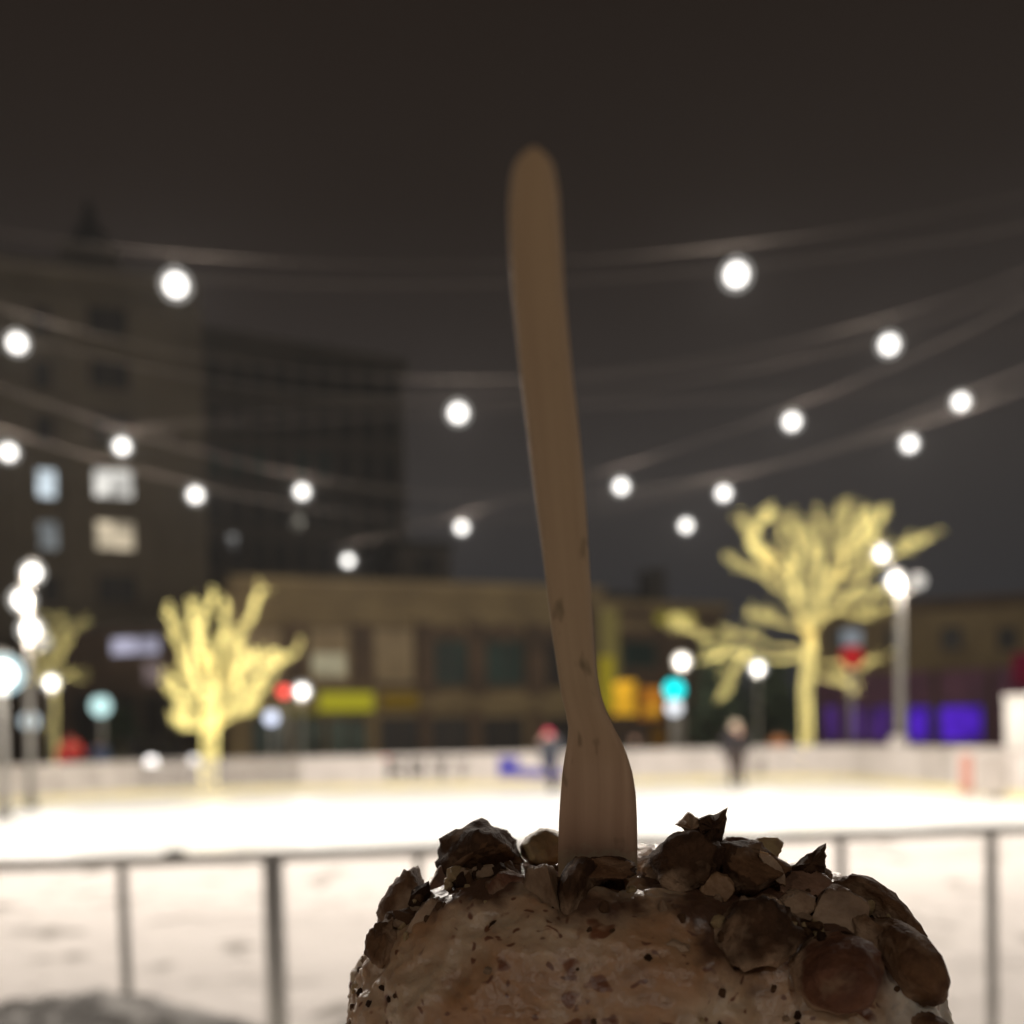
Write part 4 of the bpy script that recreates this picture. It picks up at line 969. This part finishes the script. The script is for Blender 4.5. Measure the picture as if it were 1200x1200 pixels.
# wedge at the foot of the spoon: pale cut side and dark skin side
nut(644, 1060, .150, 44, 96, .011, 14, [((-.5, .1, .85), .25), ((.8, .1, .3), .55)], (skin_n, flesh), 7, .06, taper=-.55)
nut(678, 1052, .151, 40, 96, .012, -14, [((.5, .2, .85), .5)], (skin_d, skin_d), 8, .06, taper=-.5)
nut(712, 1018, .161, 66, 26, .012, 4, [((0, .4, .8), .5)], (skin_d, skin_n), 9, .10)
# right ridge
shard([(790, 966), (800, 958), (806, 951), (818, 958), (826, 962), (826, 990), (806, 992), (801, 972)], .170, .004, flesh, 'nut_shard', 3, flesh)
shard([(818, 960), (836, 955), (853, 946), (851, 964), (847, 984), (838, 996), (820, 992)], .1685, .005, skin_d, 'nut_shard', 5, skin_d)
nut(806, 1010, .166, 78, 66, .018, 15, [((-.2, .2, .9), .6)], (skin_d, skin_d), 10, .14)
nut(770, 1018, .172, 60, 30, .014, 8, (), (skin_d, skin_d), 11, .15)
nut(876, 1018, .164, 84, 60, .017, -8, [((.1, .5, .8), .6)], (skin_d, skin_n), 12, .12)
nut(866, 994, .176, 40, 26, .010, 0, [((0, .5, .8), .3)], (skin_n, skin_r), 13, .1)
nut(902, 992, .172, 34, 30, .010, -30, [((-.1, .4, .9), .2)], (skin_n, flesh2), 14, .1)
nut(905, 1016, .160, 16, 46, .006, 32, [((0, .2, 1), .2)], (flesh, flesh), 15, .08)
shard([(924, 1017), (938, 1006), (955, 996), (968, 988), (969, 1003), (967, 1024), (940, 1030)], .168, .005, skin_d, 'nut_shard', 9, skin_d)
nut(936, 1040, .163, 70, 42, .013, 12, [((.1, .4, .85), .35)], (skin_n, mat('nut_flesh_pink', (.36, .20, .12))), 16, .09)
nut(980, 1072, .150, 78, 64, .013, -18, [((-.15, .1, .95), .30)], (skin_n, flesh), 17, .07)
nut(934, 1056, .152, 46, 34, .010, 20, [((.2, .3, .9), .4)], (skin_n, skin_r), 18, .10)
nut(886, 1094, .150, 96, 74, .014, 10, [((0, .2, .95), .6)], (skin_d, skin_d), 19, .13)
nut(906, 1068, .144, 28, 46, .008, 40, [((.1, 0, 1), .3)], (skin_n, flesh), 20, .07)
nut(889, 1084, .1425, 18, 28, .006, 30, [((0, .1, 1), .3)], (flesh2, flesh2), 21, .07)
nut(868, 1118, .1425, 38, 14, .006, -4, [((0, .4, .9), .2)], (flesh, flesh), 22, .07)
nut(975, 1138, .142, 104, 86, .020, 22, [((.2, .5, .6), .92)], (skin_r, skin_r), 23, .065)
nut(1026, 1064, .172, 118, 42, .015, -40, [((-.3, -.3, .9), .6)], (skin_n, skin_n), 24, .08)
nut(1060, 1126, .170, 62, 92, .018, 34, (), (skin_n, skin_n), 25, .05, taper=.15)
nut(1000, 1044, .160, 50, 22, .010, -30, [((0, .3, .9), .4)], (skin_n, flesh), 26, .09)
nut(1080, 1200, .176, 46, 26, .012, -22, (), (skin_n, flesh), 27, .1)
nut(838, 1046, .152, 46, 44, .010, 30, [((-.2, .2, .9), .35)], (mat('nut_flesh_caramel', (.30, .18, .10), .55, .3, 200, (.2, .11, .055), .4, 900), MATS['nut_flesh_caramel']), 28, .09)
nut(792, 1120, .1465, 56, 36, .008, -8, [((0, .2, 1), .4)], (flesh, flesh), 29, .09)
nut(1022, 1100, .152, 40, 60, .010, 30, [((-.1, .1, 1), .4)], (skin_n, skin_n), 30, .1)
nut(450, 1110, .178, 34, 60, .012, -12, (), (skin_n, flesh), 31, .12)
# chopped crumbs sprinkled over the scoop
rnd = random.Random(21); crumbs = []
for s in range(5):
    bm = bmesh.new(); bmesh.ops.create_icosphere(bm, subdivisions=2, radius=1)
    for v in bm.verts: v.co *= 1 + noise.fractal(v.co * 1.7 + Vector((s * 7, 0, 0)), 1, 2, 3) * .42
    me = bpy.data.meshes.new('nut_crumb'); bm.to_mesh(me); bm.free(); me.materials.append((skin_n, skin_d, flesh, skin_n, flesh2)[s]); crumbs.append(me)
for i in range(230):
    a = rnd.uniform(-1.25, 1.25); u = rnd.uniform(-.05, 1.0)
    d = Vector((math.sin(a) * math.cos(u * 1.3), math.sin(u * 1.3), math.cos(a) * math.cos(u * 1.3))).normalized()
    if i > 130: d = Vector((rnd.choice((-1, -1, -1, 1)) * rnd.uniform(.8, 1), rnd.uniform(.0, .85), rnd.uniform(-.1, .5))).normalized()
    q = scoop_pt(d); o = bpy.data.objects.new('nut_crumb', rnd.choice(crumbs)); col.objects.link(o); s = rnd.uniform(.0003, .0008) * (1.25 if u > .6 else 1)
    attach(o, ic); o.location = SC + RIGHT * q.x + UP * q.y + BACK * q.z; o.scale = (s * rnd.uniform(.7, 1.6), s, s * rnd.uniform(.6, 1.2)); o.rotation_euler = (rnd.uniform(0, 6), rnd.uniform(0, 6), rnd.uniform(0, 6))

rg = random.Random(5)
for cx, cy, sx, sy, dep, n_ in ((545, 1012, 55, 22, .166, 26), (870, 1010, 85, 22, .167, 34), (930, 1075, 75, 45, .151, 30), (1035, 1085, 45, 45, .164, 18), (480, 1080, 26, 45, .168, 16), (690, 1022, 40, 10, .162, 10)):
    for _ in range(n_):
        o = bpy.data.objects.new('nut_granule', rg.choice(crumbs)); col.objects.link(o); attach(o, ic)
        s_ = rg.uniform(.0006, .0019); q = near(cx + rg.gauss(0, sx * .55), cy + rg.gauss(0, sy * .55), dep) - SC
        q = scoop_pt(Vector((q.dot(RIGHT) / AX, q.dot(UP) / AZ, q.dot(BACK) / AY)).normalized()) * rg.uniform(1.0, 1.035); o.location = SC + RIGHT * q.x + UP * q.y + BACK * q.z
        o.scale = (s_ * rg.uniform(.8, 1.5), s_ * rg.uniform(.6, 1), s_ * rg.uniform(.6, 1)); o.rotation_euler = (rg.uniform(0, 6), rg.uniform(0, 6), rg.uniform(0, 6))

# ------------------------------------------------------------------ wooden spoon
def wood():
    m = bpy.data.materials.new('birch_wood'); m.use_nodes = True; n = m.node_tree; b = n.nodes['Principled BSDF']
    b.inputs['Roughness'].default_value = .42; b.inputs['Specular IOR Level'].default_value = .4
    uv = n.nodes.new('ShaderNodeUVMap'); uv.uv_map = 'grain'
    mp = n.nodes.new('ShaderNodeMapping'); mp.inputs['Scale'].default_value = (620, 16, 1); n.links.new(uv.outputs[0], mp.inputs[0])
    z = n.nodes.new('ShaderNodeTexNoise'); z.inputs['Scale'].default_value = 1; z.inputs['Detail'].default_value = 5; n.links.new(mp.outputs[0], z.inputs['Vector'])
    r = n.nodes.new('ShaderNodeValToRGB'); r.color_ramp.elements[0].position = .3; r.color_ramp.elements[1].position = .7
    r.color_ramp.elements[0].color = (.49, .335, .24, 1); r.color_ramp.elements[1].color = (.41, .27, .19, 1); n.links.new(z.outputs['Fac'], r.inputs[0])
    mp2 = n.nodes.new('ShaderNodeMapping'); mp2.inputs['Scale'].default_value = (300, 110, 1); n.links.new(uv.outputs[0], mp2.inputs[0])
    z2 = n.nodes.new('ShaderNodeTexNoise'); z2.inputs['Scale'].default_value = 1; z2.inputs['Detail'].default_value = 2; n.links.new(mp2.outputs[0], z2.inputs['Vector'])
    mr_ = n.nodes.new('ShaderNodeMapRange'); mr_.inputs['From Min'].default_value = .62; mr_.inputs['From Max'].default_value = .72; n.links.new(z2.outputs['Fac'], mr_.inputs['Value'])
    mx = n.nodes.new('ShaderNodeMix'); mx.data_type = 'RGBA'; mx.inputs['B'].default_value = (.20, .135, .085, 1); n.links.new(mr_.outputs[0], mx.inputs['Factor']); n.links.new(r.outputs[0], mx.inputs['A'])
    n.links.new(mx.outputs['Result'], b.inputs['Base Color'])
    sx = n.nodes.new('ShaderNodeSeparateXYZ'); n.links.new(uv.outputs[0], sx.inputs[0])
    bowl_light = n.nodes.new('ShaderNodeMapRange'); bowl_light.inputs['From Min'].default_value = .075; bowl_light.inputs['From Max'].default_value = .125; n.links.new(sx.outputs['Y'], bowl_light.inputs['Value'])
    tint = n.nodes.new('ShaderNodeMix'); tint.data_type = 'RGBA'; tint.inputs['A'].default_value = (.74, .77, .64, 1); tint.inputs['B'].default_value = (1.08, .98, 1.0, 1); n.links.new(bowl_light.outputs[0], tint.inputs['Factor'])
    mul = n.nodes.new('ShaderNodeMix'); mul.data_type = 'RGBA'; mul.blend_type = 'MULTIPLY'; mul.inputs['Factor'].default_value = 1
    n.links.new(mx.outputs['Result'], mul.inputs['A']); n.links.new(tint.outputs['Result'], mul.inputs['B']); n.links.new(mul.outputs['Result'], b.inputs['Base Color'])   # dim handle, brighter pink bowl: light from below mixed into the wood colour
    z4 = n.nodes.new('ShaderNodeTexNoise'); z4.inputs['Scale'].default_value = 700; z4.inputs['Detail'].default_value = 3; n.links.new(uv.outputs[0], z4.inputs['Vector'])
    a4 = n.nodes.new('ShaderNodeMath'); a4.operation = 'MULTIPLY_ADD'; a4.inputs[1].default_value = .009; n.links.new(z4.outputs['Fac'], a4.inputs[0]); n.links.new(sx.outputs['Y'], a4.inputs[2])
    f4 = n.nodes.new('ShaderNodeMapRange'); f4.inputs['From Min'].default_value = VB + .0045; f4.inputs['From Max'].default_value = VB + .006; n.links.new(a4.outputs[0], f4.inputs['Value'])
    cr = n.nodes.new('ShaderNodeMix'); cr.data_type = 'RGBA'; cr.inputs['B'].default_value = (.45, .33, .22, 1); n.links.new(f4.outputs[0], cr.inputs['Factor']); n.links.new(mul.outputs['Result'], cr.inputs['A']); n.links.new(cr.outputs['Result'], b.inputs['Base Color'])   # cream smeared up the foot
    bp = n.nodes.new('ShaderNodeBump'); bp.inputs['Strength'].default_value = .2; bp.inputs['Distance'].default_value = .0003; n.links.new(z.outputs['Fac'], bp.inputs['Height']); n.links.new(bp.outputs[0], b.inputs['Normal'])
    return m
# rows: pixel y, left edge, right edge
rows = [(180, 619, 632), (185, 609, 642), (194, 603, 648), (208, 599, 651), (230, 597, 655), (250, 596, 656), (300, 597.5, 659), (350, 601, 662), (400, 606, 667), (450, 611, 672), (500, 617, 678), (550, 623, 683),
        (600, 629.5, 687), (650, 636, 690), (700, 642, 693), (750, 648, 696), (790, 654, 699), (815, 658, 704), (835, 663, 711), (852, 666, 719), (868, 665, 728), (885, 662, 735), (905, 659, 741), (930, 657, 745), (960, 655, 746.5), (1005, 654, 747), (1050, 655, 746), (1085, 664, 738), (1110, 684, 716)]
ys = np.array([r_[0] for r_ in rows], float); ls = np.array([r_[1] for r_ in rows]); rs = np.array([r_[2] for r_ in rows])
st = np.concatenate([np.linspace(180, 200, 14), np.linspace(206, 780, 70), np.linspace(786, 1110, 60)])
def spoon_depth(y):
    t = (1005 - y) / (1005 - 171)
    return .168 - .079 * t if t > 0 else .168 + .010 * (-t) * 8
g = MB(); K_ = 9; uvs = []; vpos = 0; VB = 0; prev = None; TH = .0015
for i, y in enumerate(st):
    l, r_ = np.interp(y, ys, ls), np.interp(y, ys, rs); dep = spoon_depth(y)
    bowl = min(1, max(0, (y - 800) / 90))
    A_, B_ = near(l, y, dep), near(r_, y, dep); mid = (A_ + B_) / 2
    if prev is not None: vpos += (mid - prev).length
    if y < 1000: VB = vpos
    prev = mid; wdt = (B_ - A_).length
    ring = []
    for s in range(2 * K_):
        front = s < K_; k = s if front else 2 * K_ - 1 - s; a = -1 + 2 * k / (K_ - 1)
        edge = math.sqrt(max(0, 1 - abs(a) ** 4))
        cup = -.0016 * bowl * (1 - a * a)                       # shallow bowl
        off = (TH / 2 * (.25 + .75 * edge)) * (1 if front else -1) + cup + .00022 * (1 - bowl) * (1 - a * a) * (1 if front else -1)
        p = mid + (B_ - A_) * (a / 2) + BACK * off
        g.v.append(tuple(p)); uvs.append((a * wdt / 2 + (.03 if not front else 0), vpos))
n = 2 * K_
for i in range(len(st) - 1):
    for k in range(n): g.face([i * n + k, i * n + (k + 1) % n, (i + 1) * n + (k + 1) % n, (i + 1) * n + k])
g.face([k for k in range(n)]); g.face([(len(st) - 1) * n + k for k in range(n)][::-1])
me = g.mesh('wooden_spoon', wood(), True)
ul = me.uv_layers.new(name='grain')
for lp in me.loops: ul.data[lp.index].uv = uvs[lp.vertex_index]
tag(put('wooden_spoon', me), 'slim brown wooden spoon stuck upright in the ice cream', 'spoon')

# ------------------------------------------------------------------ night mist over the plaza
hm = bpy.data.materials.new('night_mist'); hm.use_nodes = True; n = hm.node_tree; n.nodes.clear()
pv = n.nodes.new('ShaderNodeVolumePrincipled'); pv.inputs['Color'].default_value = (.9, .9, .92, 1); pv.inputs['Density'].default_value = .0003; pv.inputs['Anisotropy'].default_value = .3
ho = n.nodes.new('ShaderNodeOutputMaterial'); n.links.new(pv.outputs[0], ho.inputs['Volume'])
g = MB(); g.box((0, 30, 24), (170, 150, 50)); tag(g.build('haze', hm), kind='stuff')
